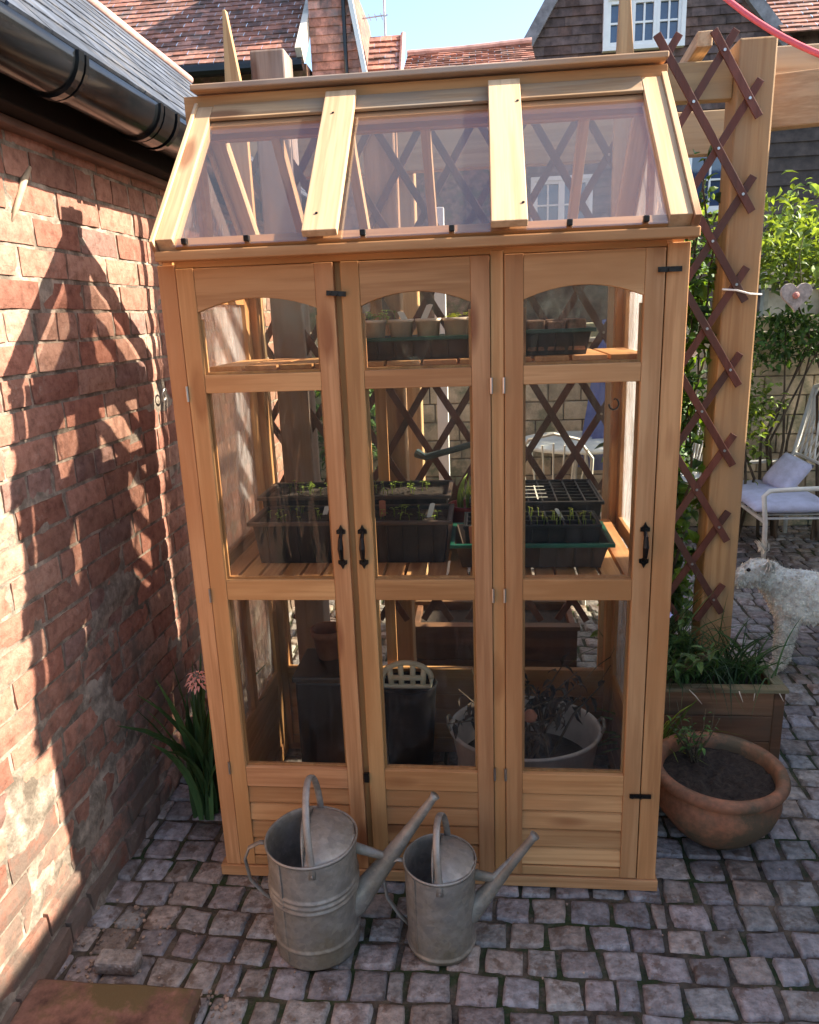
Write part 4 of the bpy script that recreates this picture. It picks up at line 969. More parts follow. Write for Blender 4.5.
q = MB(); q.tube([(1.55,3.15,.0),(1.55,3.15,1.50)], .018, 10); q.build('pole', M['white_metal'], pa)
q = MB(); vs = []
pf = [(.045,1.45),(.07,1.28),(.10,1.0),(.135,.7),(.15,.52)]
for r_0, z in pf:
    for k in range(24):
        t = 2*math.pi*k/24; rr = r_0*(1+.25*math.cos(8*t)); vs.append((1.55+rr*math.cos(t), 3.15+rr*math.sin(t), z))
q.add(vs, [(i*24+k, i*24+(k+1) % 24, (i+1)*24+(k+1) % 24, (i+1)*24+k) for i in range(len(pf)-1) for k in range(24)]); q.build('canopy', M['parasol'], pa, smooth=True)
q = MB(); q.lathe([(0,0),(.2,0),(.2,.05),(.04,.08),(0,.08)], (1.55,3.15,0), 24); q.build('base', M['lead'], pa)
q = MB(); q.box(.50,.56,2.35,2.41,0,2.05); tag(q.build('white_post', M['white_paint'], bevel=.003), 'tall slender white painted post seen through the middle greenhouse door', 'post')

# long old trough behind the greenhouse
tg = empty('wooden_trough', (.75,1.2,0), 'long low weathered wooden trough on the setts behind the greenhouse', 'planter')
q = MB(); q.box(.45,1.12,1.10,1.125,.0,.135); q.box(.45,1.12,1.10,1.125,.137,.27); q.box(.45,1.12,1.375,1.40,0,.27); q.box(.45,.475,1.126,1.374,0,.27); q.box(1.095,1.12,1.126,1.374,0,.27); q.build('boards', PLW, tg, bevel=.003)
q = MB(); q.box(.44,1.13,1.09,1.135,.271,.288); q.box(.44,1.13,1.365,1.41,.271,.288); q.build('rim', PLW, tg, bevel=.002)
q = MB(); q.box(.476,1.094,1.126,1.374,.01,.245); q.build('soil', M['soil'], tg)

#%%DOG
# ------------------------------------------------------------------ dog (small white rough-coated terrier)
def skin_mesh(name, J, E, parent, mt, sub=2, root=0):
    me = bpy.data.meshes.new(name); me.from_pydata([j[0] for j in J], E, []); o = bpy.data.objects.new(name+'_tmp', me); C.objects.link(o)
    sk = o.modifiers.new('s', 'SKIN'); sk.use_smooth_shade = True
    for i, j in enumerate(J):
        v = me.skin_vertices[0].data[i]; v.radius = (j[1], j[2] if len(j) > 2 else j[1]); v.use_root = (i == root)
    ss = o.modifiers.new('u', 'SUBSURF'); ss.levels = sub; ss.render_levels = sub
    dg = bpy.context.evaluated_depsgraph_get(); ev = o.evaluated_get(dg); nm = bpy.data.meshes.new_from_object(ev)
    bpy.data.objects.remove(o); nm.name = name
    nm.materials.clear(); nm.materials.append(mt)
    return nm
dx, dy = 2.10, 1.33
J = [((.17,0,.27),.085),((.05,0,.275),.082),((-.07,.0,.285),.078),((-.13,-.01,.33),.055),((-.175,-.025,.375),.058),((-.235,-.05,.35),.034),((-.265,-.06,.335),.020),
     # front leg near, far
     ((-.075,-.045,.20),.042),((-.085,-.05,.10),.027),((-.09,-.05,.028),.024),((-.12,-.052,.018),.018),
     ((-.06,.05,.20),.042),((-.05,.05,.10),.027),((-.055,.05,.028),.024),((-.085,.05,.018),.018),
     # hind legs
     ((.20,-.05,.19),.05),((.165,-.055,.125),.032),((.215,-.055,.085),.02),((.205,-.055,.022),.02),((.175,-.055,.016),.017),
     ((.22,.05,.19),.05),((.20,.055,.125),.032),((.245,.055,.085),.02),((.235,.055,.022),.02),((.205,.055,.016),.017),
     # tail
     ((.235,0,.32),.025),((.265,0,.37),.02),((.25,0,.41),.012)]
E_ = [(0,1),(1,2),(2,3),(3,4),(4,5),(5,6),(2,7),(7,8),(8,9),(9,10),(2,11),(11,12),(12,13),(13,14),(0,15),(15,16),(16,17),(17,18),(18,19),(0,20),(20,21),(21,22),(22,23),(23,24),(0,25),(25,26),(26,27)]
nm = skin_mesh('dog_body', J, E_, None, M['fur'], 2, 0)
dog = empty('dog', (dx, dy, 0), 'small fluffy white dog standing on the setts beside the wooden planter', 'dog')
rot = Matrix.Rotation(R(-8), 3, 'Z'); S_ = 1.2
vsn = [rot @ (v.co*S_) for v in nm.vertices]
rd = random.Random(55)
for v, p in zip(nm.vertices, vsn):
    n_ = rot @ v.normal; d = .011*noise.noise(p*26)+.006*noise.noise(p*60); v.co = p+n_*d
ca = nm.color_attributes.new('var', 'FLOAT_COLOR', 'CORNER'); ca.data.foreach_set('color', [.5,.5,.5,1]*len(nm.loops))
bo = bpy.data.objects.new('body', nm); C.objects.link(bo); bo.parent = dog
fu = MB(); ps = [p for p in nm.polygons]
for p in ps:
    c = p.center; n_ = p.normal; k = max(2, int(p.area*62000))
    for i in range(min(k, 7)):
        vv = nm.vertices[rd.choice(list(p.vertices))].co
        o_ = c.lerp(vv, rd.uniform(0,.95)); d = (n_*.55+Vector((rd.gauss(0,.7), rd.gauss(0,.7), rd.gauss(-.35,.6)))).normalized(); l_ = rd.uniform(.008,.015)*(.7 if o_.z < .06 else 1)
        sd = d.cross(n_+Vector((.01,.02,.03))).normalized()*.0034; kk = rd.uniform(.43,.57); fu.cc = (kk, kk*.98, kk*.95)
        m_ = o_+d*l_*.5+n_*.002; fu.add([o_-sd, o_+sd, m_+sd*.8, m_-sd*.8, o_+d*l_+Vector((0,0,-.004))], [(0,1,2,3),(3,2,4)])
fu.v = [v+Vector((dx,dy,0)) for v in fu.v]; fu.build('coat', M['fur'], dog)
def dp(x, y, z): return rot @ (Vector((x,y,z))*S_)+Vector((dx,dy,0))
for s in (-1, 1):
    q = MB(); c = dp(-.222,-.045+s*.038,.388); q.lathe([(0,-.009),(.007,-.005),(.009,0),(.007,.005),(0,.009)], c, 10); q.build('eye', M['nose'], dog, smooth=True)
    q = MB(); base = dp(-.160,-.02+s*.045,.418); 
    for k in range(26):
        q.leaf(base+Vector((rd.gauss(0,.008),rd.gauss(0,.008),rd.gauss(0,.006))), (rd.gauss(.1,.25), s*.3+rd.gauss(0,.2), .9 if s > 0 else -.8), .05, .014, (1,0,0), .2, .4, .65)
    q.build('ear', M['fur'], dog)
q = MB(); c = dp(-.292,-.065,.342); q.lathe([(0,-.012),(.010,-.007),(.013,0),(.010,.007),(0,.011)], c, 10); q.build('nose', M['nose'], dog, smooth=True)

#%%POTS
# ------------------------------------------------------------------ terracotta bowl
px0, py0 = 1.425, .262
tp = empty('terracotta_bowl', (px0, py0, 0), 'large round weathered terracotta bowl planter beside the right door', 'plant pot')
q = MB(); q.cc = (.5,.5,.5)
q.lathe([(0,.004),(.095,.0),(.125,.03),(.165,.085),(.178,.125),(.172,.158),(.166,.168),(.17,.176),(.186,.186),(.192,.20),(.186,.214),(.172,.217),(.160,.212),(.154,.19),(.155,.16),(.15,.12)], (px0,py0,.002), 72, jit=.02)
q.build('bowl', M['terracotta'], tp, smooth=True)
q = MB(); q.disc((px0,py0,.178), .158, 40, .02, 12); q.build('soil', M['soil'], tp, smooth=True)
def twig_plant(name, c, n, h, seed, lab, parent=None, lm='leaf', ls=.02, spread=.5):
    r_ = random.Random(seed); e = empty(name, c, lab, 'plant'); s = MB(); q = MB(); c = Vector(c)
    for i in range(n):
        t = r_.uniform(0, 6.28); d = Vector((math.cos(t)*spread, math.sin(t)*spread, 1)).normalized(); hh = h*r_.uniform(.5,1)
        p0 = c+Vector((r_.uniform(-.015,.015), r_.uniform(-.015,.015), 0)); p1 = p0+d*hh*.5; p2 = p0+d*hh+Vector((r_.uniform(-.03,.03), r_.uniform(-.03,.03), 0))
        s.tube([p0, p1, p2], [.002,.0016,.0008], 5)
        for k in range(r_.choice([3,5,7])):
            p = p0.lerp(p2, r_.uniform(.35,1)); l_ = ls*r_.uniform(.7,1.4); q.leaf(p, (r_.gauss(0,1), r_.gauss(0,1), r_.gauss(.2,.5)), l_, l_*.45, (0,0,1), .3, .35,.8)
    s.build('stem', M['stem'], e); q.build('leaves', M[lm], e); return e
twig_plant('young_plant', (px0-.045,py0+.085,.178), 18, .19, 61, 'spindly young plant growing in the terracotta bowl')
# strap-leaved clump between bowl and greenhouse
def blades(name, c, n, h, seed, lab, mt, wd=.012, spread=.6, cat='plant', lo=.3, hi=.75, sc=.018):
    r_ = random.Random(seed); q = MB(); c = Vector(c)
    for i in range(n):
        t = r_.uniform(0, 6.28); ln = h*r_.uniform(.55,1.05); sp = spread*r_.uniform(.2,1); q.col(lo, hi); pts = []
        b0 = c+Vector((r_.gauss(0,sc), r_.gauss(0,sc*.7), 0))
        for k in range(7):
            f = k/6; a = sp*f*1.2; pts.append(b0+Vector((math.cos(t)*ln*f*math.sin(a), math.sin(t)*ln*f*math.sin(a), ln*f*math.cos(a*1.15))))
        ww = wd*r_.uniform(.7,1.2); q.ribbon(pts, [ww*.7, ww, ww*1.05, ww, ww*.8, ww*.5, ww*.06], (math.cos(t+.4)*.8, math.sin(t+.4)*.8, .6))
    return tag(q.build(name, mt), lab, cat)
blades('strap_leaf_clump', (1.305,.505,.0), 60, .36, 71, 'clump of strap-shaped green leaves squeezed between the greenhouse and the terracotta bowl', M['leafl'], .013, .95, lo=.3, hi=.9)
# lily-like leaves left of greenhouse with pink flower head
blades('strap_leaf_clump', (-.14,.26,0), 44, .52, 72, 'tall dark strap leaves growing between brick wall and greenhouse', M['blade'], .024, .45, lo=.35, hi=.95)
fl = empty('pink_flower', (-.10,.22,0), 'drooping pink hyacinth flower head among the dark strap leaves at left', 'flower')
q = MB(); q.tube([(-.12,.24,0),(-.11,.225,.3),(-.10,.21,.50)], .005, 6); q.build('stem', M['blade'], fl)
q = MB()
for i in range(44):
    t = i*2.4; z = .480+.045*(i/44); r_0 = .019*math.sin(math.pi*(.25+.65*i/44)); p = Vector((-.10+r_0*math.cos(t), .205+r_0*math.sin(t), z)); q.leaf(p, (math.cos(t), math.sin(t), rnd.uniform(-.4,.3)), .02, .009, (0,0,1), .5, .45, .9)
q.build('petals', M['pink'], fl)

# square wooden planter behind the bowl
wp = empty('wooden_planter', (1.47,.70,0), 'rectangular dark wooden planter box behind the terracotta bowl', 'planter')
x0, x1, y0, y1 = 1.225, 1.725, .575, .815
q = MB()
for za, zb in ((.012,.10),(.102,.195),(.197,.283)):
    q.box(x0+.03,x1-.03,y0+.004,y0+.022,za,zb); q.box(x0+.03,x1-.03,y1-.022,y1-.004,za,zb)
q.build('boards', PLW, wp, bevel=.003)
q = MB()
for za, zb in ((.012,.10),(.102,.195),(.197,.283)):
    q.box(x0+.004,x0+.022,y0+.03,y1-.03,za,zb); q.box(x1-.022,x1-.004,y0+.03,y1-.03,za,zb)
q.build('side_boards', PLW, wp, bevel=.003)
for a in (x0, x1-.035):
    for b_ in (y0, y1-.035):
        q = MB(); q.box(a,a+.035,b_,b_+.035,0,.284); q.build('leg', PLW, wp, bevel=.003)
q = MB(); q.box(x0-.008,x1+.008,y0-.008,y0+.03,.285,.300); q.box(x0-.008,x1+.008,y1-.03,y1+.008,.285,.300); q.box(x0-.008,x0+.03,y0+.031,y1-.031,.285,.300); q.box(x1-.03,x1+.008,y0+.031,y1-.031,.285,.300); q.build('rim', wood('grey_rim', (.24,.20,.13), 'x', weather=(.16,.17,.09)), wp, bevel=.003)
q = MB(); q.box(x0+.031,x1-.031,y0+.023,y1-.023,.02,.262); q.build('soil', M['soil'], wp)
for i, (x_, y_, n_, h_, sd_, lb) in enumerate(((1.31,.70,90,.34,81,'left clump of thin grassy leaves in the dark wooden planter'),(1.45,.68,80,.27,82,'middle clump of thin grassy leaves in the dark wooden planter'),(1.60,.69,110,.27,83,'right clump of thin grassy leaves in the dark wooden planter'),(1.40,.76,80,.38,84,'tall rear clump of thin grassy leaves in the dark wooden planter'))):
    blades('grassy_plant', (x_,y_,.262), n_, h_, sd_, lb, M['blade'], .0055, 1.15, lo=.2, hi=.75, sc=.05)
twig_plant('planter_shrub', (1.34,.64,.262), 30, .32, 85, 'low leafy plant at the front left of the dark wooden planter', lm='leaf', ls=.04, spread=.9)
q = MB()
for i in range(4):
    a = Vector((rnd.uniform(1.24,1.70), rnd.uniform(.56,.59), .30)); t = rnd.uniform(0,3); q.ribbon([a, a+Vector((.02*math.cos(t),-.018,-.012)), a+Vector((.035*math.cos(t)+.01,-.022,-.04))], [.003,.004,.001], (0,-1,.3))
tag(q.build('dead_leaves', M['cream_paper']), 'pale withered leaf blades drooping over the planter rim', 'leaves', kind='stuff')
# small blue flowers
q = MB()
for i in range(16):
    p = Vector((rnd.uniform(1.24,1.36), rnd.uniform(.60,.72), rnd.uniform(.5,.62)))
    for k in range(5): q.leaf(p, (math.cos(k*1.26), -.5, math.sin(k*1.26)), .012, .009, (0,-1,0), .1, .5, .9)
tag(q.build('blue_flowers', mat('pale_blue_petal', (.42,.45,.75), .7)), 'tiny pale blue flowers above the left side of the wooden planter', 'flowers', kind='stuff')

# stone slab bottom-left
q = MB(); vs = []; N = 24
for j in range(N+1):
    for i in range(N+1):
        a, b_ = i/N, j/N; x = -.315+.41*a; y = -.72+.315*b_+.012*noise.noise((x*6, 2, 0))*(b_ > .9)
        e = max(abs(2*a-1), abs(2*b_-1)); vs.append((x+.006*noise.noise((b_*9, 1, 0))*(a > .9), y, .052+.004*noise.noise((x*14, y*14, 0))-(.012 if e > .97 else 0)))
q.add(vs, [(j*(N+1)+i, j*(N+1)+i+1, (j+1)*(N+1)+i+1, (j+1)*(N+1)+i) for j in range(N) for i in range(N)])
q.box(-.313,.088,-.718,-.410,-.01,.042)
tag(q.build('brick_slab', M['stone_slab']), 'worn reddish slab step with mossy edge at the foot of the brick wall', 'slab')
q = MB(); q.cc = (.6,.5,.5); q.box(-.20,-.095,-.355,-.305,.006,.042); tag(q.build('loose_stone', M['sett'], bevel=.008), 'loose pinkish stone block lying on top of the setts near the wall', 'stone')

#%%CANS
# ------------------------------------------------------------------ watering cans
def can(loc, rz, Rb, H, lab, bands, hoop_tilt, sp_tip, sp_base, arm_h, hoop_h):
    c = empty('watering_can', loc, lab, 'watering can', 'galvanised watering cans on the setts'); O = Vector(loc)
    G = M['galv']
    def T(q):
        q.v = [v+O for v in q.v]; return q
    prof = [(0,.006),(Rb*.93,.006),(Rb*.95,0),(Rb*.965,.004),(Rb*.95,.012)]
    zs = [i/110*H for i in range(5, 111)]
    for z in zs:
        r = Rb*(.95+.05*z/H)
        for zb in bands: r += .0048*math.exp(-((z-zb)/.0038)**2)
        r -= .003*math.exp(-((z-H*.97)/.006)**2)*0
        prof.append((r, z))
    prof += [(Rb*1.03, H-.003), (Rb*1.035, H+.001), (Rb*1.02, H+.005), (Rb*.99, H+.003), (Rb*.975, H-.01), (Rb*.93, .03), (0,.03)]
    q = MB(); q.lathe(prof, seg=64, jit=.022); bo_ = T(q).build('body', G, c, smooth=True)
    q = MB(); a_ = R(-128); q.bar((Rb*.962*math.cos(a_), Rb*.962*math.sin(a_), .012), (Rb*1.008*math.cos(a_), Rb*1.008*math.sin(a_), H-.004), .009, .0022, upv=(math.cos(a_), math.sin(a_), 0)); T(q).build('seam', G, c)
    for e_ in (-1, 1):
        q = MB(); q.tube([(.12*Rb, e_*Rb*1.0, H-.022), (.12*Rb, e_*(Rb*1.0+.006), H-.022)], [.0035,.0025], 8); T(q).build('rivet', G, c)
    # half cover: slightly domed plate on spout side
    q = MB(); vs = []; n1, n2 = 12, 18; x0_ = -.05*Rb
    for i in range(n1+1):
        x = x0_+(Rb*.985-x0_)*i/n1; hw = math.sqrt(max(0, (Rb*.985)**2-x*x))
        for j in range(n2+1):
            y = hw*(2*j/n2-1); rr = math.sqrt(x*x+y*y)/Rb; vs.append((x, y, H+.001+.030*Rb/.11*(1-rr**2)))
    q.add(vs, [(i*(n2+1)+j, (i+1)*(n2+1)+j, (i+1)*(n2+1)+j+1, i*(n2+1)+j+1) for i in range(n1) for j in range(n2)])
    T(q).build('cover', G, c, smooth=True, solid=.002)
    # upstand collar along the cover edge
    q = MB(); vs = []
    for j in range(n2+1):
        y = math.sqrt((Rb*.985)**2-x0_**2)*(2*j/n2-1); rr = math.sqrt(x0_*x0_+y*y)/Rb; zb = H+.001+.030*Rb/.11*(1-rr**2)
        bulge = .18*Rb*(1-(y/Rb)**2)
        vs += [(x0_, y, zb-.002), (x0_-bulge*.6, y, zb+.020*(1-(y/Rb)**4))]
    q.add(vs, [(2*j, 2*j+2, 2*j+3, 2*j+1) for j in range(n2)])
    T(q).build('collar', G, c, smooth=True, solid=.002)
    # hoop handle, a flat strap in the yz plane
    q = MB(); pts = []
    for k in range(21):
        t = math.pi*k/20; y = -Rb*.97*math.cos(t); z = H-.005+hoop_h*math.sin(t)**.8; pts.append((.12*Rb+hoop_tilt*math.sin(t), y, z))
    pts = [(pts[0][0], -Rb*1.0, H-.03)]+pts+[(pts[-1][0], Rb*1.0, H-.03)]
    q.tube(pts, .0085, 8, flat=.40, upv=(1,0,0)); T(q).build('top_handle', G, c, smooth=True)
    # side handle on -x
    q = MB(); a = arm_h
    q.tube([(-Rb*.99,0,H-.012),(-Rb*.99-.018,0,H-.010),(-Rb*.99-.045,0,H-.024),(-Rb*.99-.058,0,H-.055),(-Rb*.99-.050,0,H-.055-a*.35),(-Rb*.99-.020,0,H-.055-a*.6),(-Rb*.96,0,H-.055-a*.72)], .0075, 8, flat=.5, upv=(0,1,0)); T(q).build('side_handle', G, c, smooth=True)
    # spout
    q = MB(); P0 = Vector(sp_base); P1 = Vector(sp_tip); rb_ = .034*Rb/.11
    q.tube([P0+Vector((-.03,0,-.012)), P0, P0.lerp(P1,.3), P0.lerp(P1,.7), P1, P1+(P1-P0).normalized()*.012], [rb_*1.05, rb_, rb_*.72, rb_*.44, .0095, .0125], 18); T(q).build('spout', G, c, smooth=True)
    q = MB(); q.tube([(Rb*.95,0,H-.035), P0.lerp(P1,.40)+Vector((0,0,.015)), P0.lerp(P1,.76)+Vector((0,0,.004))], [.014,.013,.009], 10, flat=.8); T(q).build('spout_brace', G, c, smooth=True)
    c.rotation_euler.z = rz
    return c
can((.322,-.205,.004), R(6), .110, .296, 'large galvanised watering can with three ribs round its body, standing left', [.165,.18,.195,.05], -.012, (.300,.02,.375), (.098,0,.10), .17, .155)
can((.634,-.195,.004), R(-4), .087, .236, 'small galvanised watering can with a plain body, standing right', [.012], -.012, (.222,.02,.30), (.074,0,.09), .20, .115)

#%%CONTENTS
# ------------------------------------------------------------------ greenhouse contents
def tray(name, x0, x1, y0, y1, z0, z1, m1, rimm, lab, cat='seed tray', rim=.008, taper=.012, soil=True, soilz=None, th=.0025, group=None):
    e = empty(name, ((x0+x1)/2, (y0+y1)/2, z0), lab, cat, group); t = taper
    q = MB()
    o = [(x0+t,y0+t,z0),(x1-t,y0+t,z0),(x1-t,y1-t,z0),(x0+t,y1-t,z0),(x0,y0,z1),(x1,y0,z1),(x1,y1,z1),(x0,y1,z1)]
    i_ = [(x0+t+th,y0+t+th,z0+th),(x1-t-th,y0+t+th,z0+th),(x1-t-th,y1-t-th,z0+th),(x0+t+th,y1-t-th,z0+th),(x0+th,y0+th,z1),(x1-th,y0+th,z1),(x1-th,y1-th,z1),(x0+th,y1-th,z1)]
    q.add(o+i_, [(0,3,2,1),(0,1,5,4),(1,2,6,5),(2,3,7,6),(3,0,4,7),(8,9,10,11),(8,12,13,9),(9,13,14,10),(10,14,15,11),(11,15,12,8),(4,5,13,12),(5,6,14,13),(6,7,15,14),(7,4,12,15)])
    # ribs on front
    n = max(3, int((x1-x0)/.04))
    for k in range(1, n):
        x = x0+(x1-x0)*k/n; q.bar((x, y0+t*.9-.0015, z0+.006), (x, y0-.0015, z1-.006), .004, .003, upv=(0,1,0))
    q.build('tray_body', m1, e, bevel=.001)
    q = MB(); r = rim
    q.box(x0-r,x1+r,y0-r,y0-.0002,z1-.008,z1+.002); q.box(x0-r,x1+r,y1+.0002,y1+r,z1-.008,z1+.002); q.box(x0-r,x0-.0002,y0,y1,z1-.008,z1+.002); q.box(x1+.0002,x1+r,y0,y1,z1-.008,z1+.002); q.build('rim', rimm, e, bevel=.0015)
    if soil:
        sz = soilz or z1-.010; q = MB(); nx, ny = 36, 14; vs = []
        for j in range(ny+1):
            for i in range(nx+1):
                x = x0+th+.0005+(x1-x0-2*th-.001)*i/nx; y = y0+th+.0005+(y1-y0-2*th-.001)*j/ny; vs.append((x, y, sz+.007*noise.noise((x*55, y*55, 0))+.004*noise.noise((x*130, y*130, 0))))
        q.add(vs, [(j*(nx+1)+i, j*(nx+1)+i+1, (j+1)*(nx+1)+i+1, (j+1)*(nx+1)+i) for j in range(ny) for i in range(nx)]); q.build('compost', M['soil'], e, smooth=True)
    return e
def cells(e, x0, x1, y0, y1, z, nx, ny, mt, w_=.004):
    q = MB()
    for i in range(nx+1): x = x0+(x1-x0)*i/nx; q.box(x-w_/2, x+w_/2, y0, y1, z-.012, z)
    for j in range(ny+1): y = y0+(y1-y0)*j/ny; q.box(x0, x1, y-w_/2, y+w_/2, z-.0125, z-.0004)
    q.build('cell_grid', mt, e)
def seedlings(x0, x1, y0, y1, z, n, h, seed, lab, tint=None, ls=.012, mt='leafl', pale=False):
    r_ = random.Random(seed); s = MB(); e = empty('seedlings', ((x0+x1)/2, (y0+y1)/2, z), lab, 'seedlings'); q = MB()
    for i in range(n):
        x, y = r_.uniform(x0, x1), r_.uniform(y0, y1); hh = h*r_.uniform(.4,1); tx, ty = r_.gauss(0,.12)*hh, r_.gauss(0,.12)*hh
        s.tube([(x,y,z-.004),(x+tx*.5,y+ty*.5,z+hh*.6),(x+tx,y+ty,z+hh)], .0009, 4, caps=False)
        a = r_.uniform(0, 6.28)
        for k in range(r_.choice([2,2,4])): q.leaf((x+tx, y+ty, z+hh-(.25*hh if k > 1 else 0)), (math.cos(a+k*3.14+(.8 if k > 1 else 0)), math.sin(a+k*3.14+(.8 if k > 1 else 0)), .4), ls*r_.uniform(.6,1.2), ls*.6, (0,0,1), .3, .4,1.0, tint)
    s.build('stem', M['leafl'], e); q.build('leaves', M[mt], e)
    e['kind'] = 'stuff'
    return e
def label_stick(x, y, z, h, tx, mt, lab, w_=.014, rz=0, ty=.0):
    q = MB(); q.cc = (.5,.5,.5); t = Vector((tx, ty, 0)); c = Vector((x,y,z)); r = Vector((math.cos(rz), math.sin(rz), 0))*w_/2; u = (Vector((0,0,1))*h+t); n = Vector((math.sin(rz), -math.cos(rz), 0))*.0008
    pts = [c-Vector((0,0,.02)), c-r+u*.1, c-r+u*.95, c+u, c+r+u*.95, c+r+u*.1]
    q.add([p+n for p in pts]+[p-n for p in pts], [(0,5,4,3,2,1),(6,7,8,9,10,11)]+[(i,(i+1) % 6,(i+1) % 6+6,i+6) for i in range(6)])
    return tag(q.build('plant_label', mt), lab, 'plant label', 'plant labels in the seed trays')
ZS = .8745
# left, two long deep black troughs side by side, full of soil
L1 = tray('seed_trough', .125,.655,.165,.33,ZS,ZS+.12, M['tray'], M['brown_tray'], 'long black trough of compost at the front left of the middle shelf', cat='trough', rim=.012)
L2 = tray('seed_trough', .10,.645,.35,.53,ZS,ZS+.145, M['tray'], M['brown_tray'], 'long black trough of compost at the rear left of the middle shelf', cat='trough', rim=.012)
seedlings(.15,.63,.18,.32,ZS+.112,40,.022,101,'tiny green seedlings sprouting in the front left black trough')
seedlings(.13,.62,.37,.51,ZS+.137,50,.026,102,'tiny green seedlings sprouting in the rear left black trough')
label_stick(.47,.26,ZS+.105,.05,.0,M['terra_plain'],'short terracotta-coloured plant label standing in the front left trough',.018)
label_stick(.30,.28,ZS+.105,.03,.01,M['whitep'],'short white plant label in the front left trough, seen behind the left door')
label_stick(.60,.24,ZS+.105,.045,.012,M['whitep'],'white plant label leaning at the right end of the front left trough')
# red pot with striped leaves + blue label
rpe = empty('red_pot', (.70,.42,ZS), 'small red plastic pot with pointed yellow-green leaves on the middle shelf', 'plant pot')
q = MB(); q.lathe([(0,.002),(.038,.0),(.05,.085),(.056,.087),(.057,.10),(.05,.10),(.047,.085),(0,.085)], (.70,.42,ZS+.001), 28); q.build('pot_body', M['redp'], rpe, smooth=True)
blades('pointed_leaf_plant', (.70,.42,ZS+.086), 12, .11, 111, 'pointed yellow-green leaves growing out of the red pot', M['leafl'], .013, .5, lo=.8, hi=1.6)
label_stick(.728,.40,ZS+.085,.075,.008,M['bluep'],'pale blue plant label standing in the red pot',.032)
# front right green-rimmed tray with dark brown tray under
T1 = tray('seed_tray', .675,1.065,.10,.29,ZS+.006,ZS+.075, M['brown_tray'], M['green_tray'], 'brown seed tray with bright green rim at the front right of the middle shelf', rim=.012, taper=.018, soil=False)
q = MB()
for x in (.72,.87,1.02): q.box(x,x+.03,.13,.27,ZS+.0003,ZS+.0058)
q.build('foot', M['brown_tray'], T1)
T2 = tray('module_tray', .70,1.045,.125,.265,ZS+.02,ZS+.115, M['tray'], M['tray'], 'black module tray of leggy seedlings standing inside the green-rimmed tray', rim=.003, taper=.006)
cells(T2, .705,1.04,.13,.26,ZS+.1165,8,3,M['tray'])
seedlings(.71,1.035,.135,.255,ZS+.106,55,.030,103,'pale leggy seedlings crowded in the black module tray',tint=(.75,.55,.6), ls=.007)
label_stick(.725,.115,ZS+.06,.06,-.004,M['terra_plain'],'salmon plant label at the left end of the green-rimmed tray',.02)
label_stick(.742,.117,ZS+.06,.052,.008,M['cream_paper'],'cream plant label at the left end of the green-rimmed tray',.018)
label_stick(.96,.20,ZS+.106,.035,-.02,M['whitep'],'small white plant label leaning among the leggy seedlings',.01)
# rear right cell tray raised on an upturned crate
cr = tray('storage_crate', .72,1.07,.315,.575,ZS,ZS+.085, M['tray'], M['tray'], 'black plastic crate under the rear right cell tray', cat='crate', rim=.004, soil=False)
T3 = tray('cell_tray', .715,1.075,.305,.58,ZS+.0875,ZS+.132, M['tray'], M['tray'], 'black cell tray filled with compost at the rear right of the middle shelf', rim=.006, taper=.004, soilz=ZS+.124)
cells(T3, .72,1.07,.31,.575,ZS+.1335,9,7,M['tray'])
q = MB()
for i in range(4): q.box(.735+i*.055,.739+i*.055,.33,.50,ZS+.1338,ZS+.1352)
for j in range(4): q.box(.73,.93,.345+j*.045,.348+j*.045,ZS+.1355,ZS+.1368)
q.build('white_grid_marks', M['whitep'], T3)
# top shelf trays
ZT = 1.4125
T4 = tray('seed_tray', .44,.755,.19,.36,ZT,ZT+.055, M['brown_tray'], M['dkgreen_tray'], 'dark tray with green rim holding small pots on the top shelf behind the middle door', rim=.010, taper=.014, soil=False)
potn = 0
pot0 = None
for i, (x, y, lab, tall) in enumerate(((.475,.225,'cream fibre pot at the left end of the top shelf tray',0),(.545,.225,'cream fibre pot second from the left in the top shelf tray',1),(.615,.225,'cream fibre pot third from the left in the top shelf tray',0),(.685,.225,'cream fibre pot fourth from the left in the top shelf tray',0),(.735,.31,'cream fibre pot at the rear right of the top shelf tray',0))):
    e = empty('fibre_pot', (x, y, ZT+.006), lab, 'plant pot', 'cream fibre pots in the top shelf tray')
    q = MB(); q.lathe([(0,0),(.022,0),(.031,.086),(.034,.086),(.034,.094),(.030,.094),(.028,.08),(0,.08)], (x,y,ZT+.006), 24); q.build('pot_body', M['cream_paper'], e, smooth=True)
    q = MB(); q.disc((x,y,ZT+.087), .029, 16, .006, 3); q.build('compost', M['soil'], e)
label_stick(.56,.215,ZT+.09,.03,-.015,M['whitep'],'pinkish-white plant label leaning left in the second fibre pot',.016)
label_stick(.60,.215,ZT+.09,.045,.022,M['whitep'],'white plant label leaning right between the second and third fibre pots',.016)
seedlings(.455,.53,.20,.25,ZT+.092,14,.03,104,'yellow-green seedlings in the leftmost fibre pots on the top shelf', ls=.016)
seedlings(.66,.745,.20,.25,ZT+.092,8,.02,105,'small seedlings in the right hand fibre pots on the top shelf', tint=(1.6,1.3,.7), ls=.016)
T5 = tray('seed_tray', .80,1.02,.19,.36,ZT,ZT+.062, M['tray'], M['dkgreen_tray'], 'dark green trough of peat blocks on the top shelf behind the right door', rim=.010, taper=.012, soil=False)
q = MB()
for i in range(4):
    for j in range(3): q.col(.4,.6); q.box(.812+i*.050,.857+i*.050,.198+j*.052,.245+j*.052,ZT+.01,ZT+.082+.004*((i+j) % 2), False)
q.build('peat_blocks', mat('brown_peat_block', (.17,.10,.065), .9, var=.3, nscale=40, bump=.5), T5, bevel=.004)

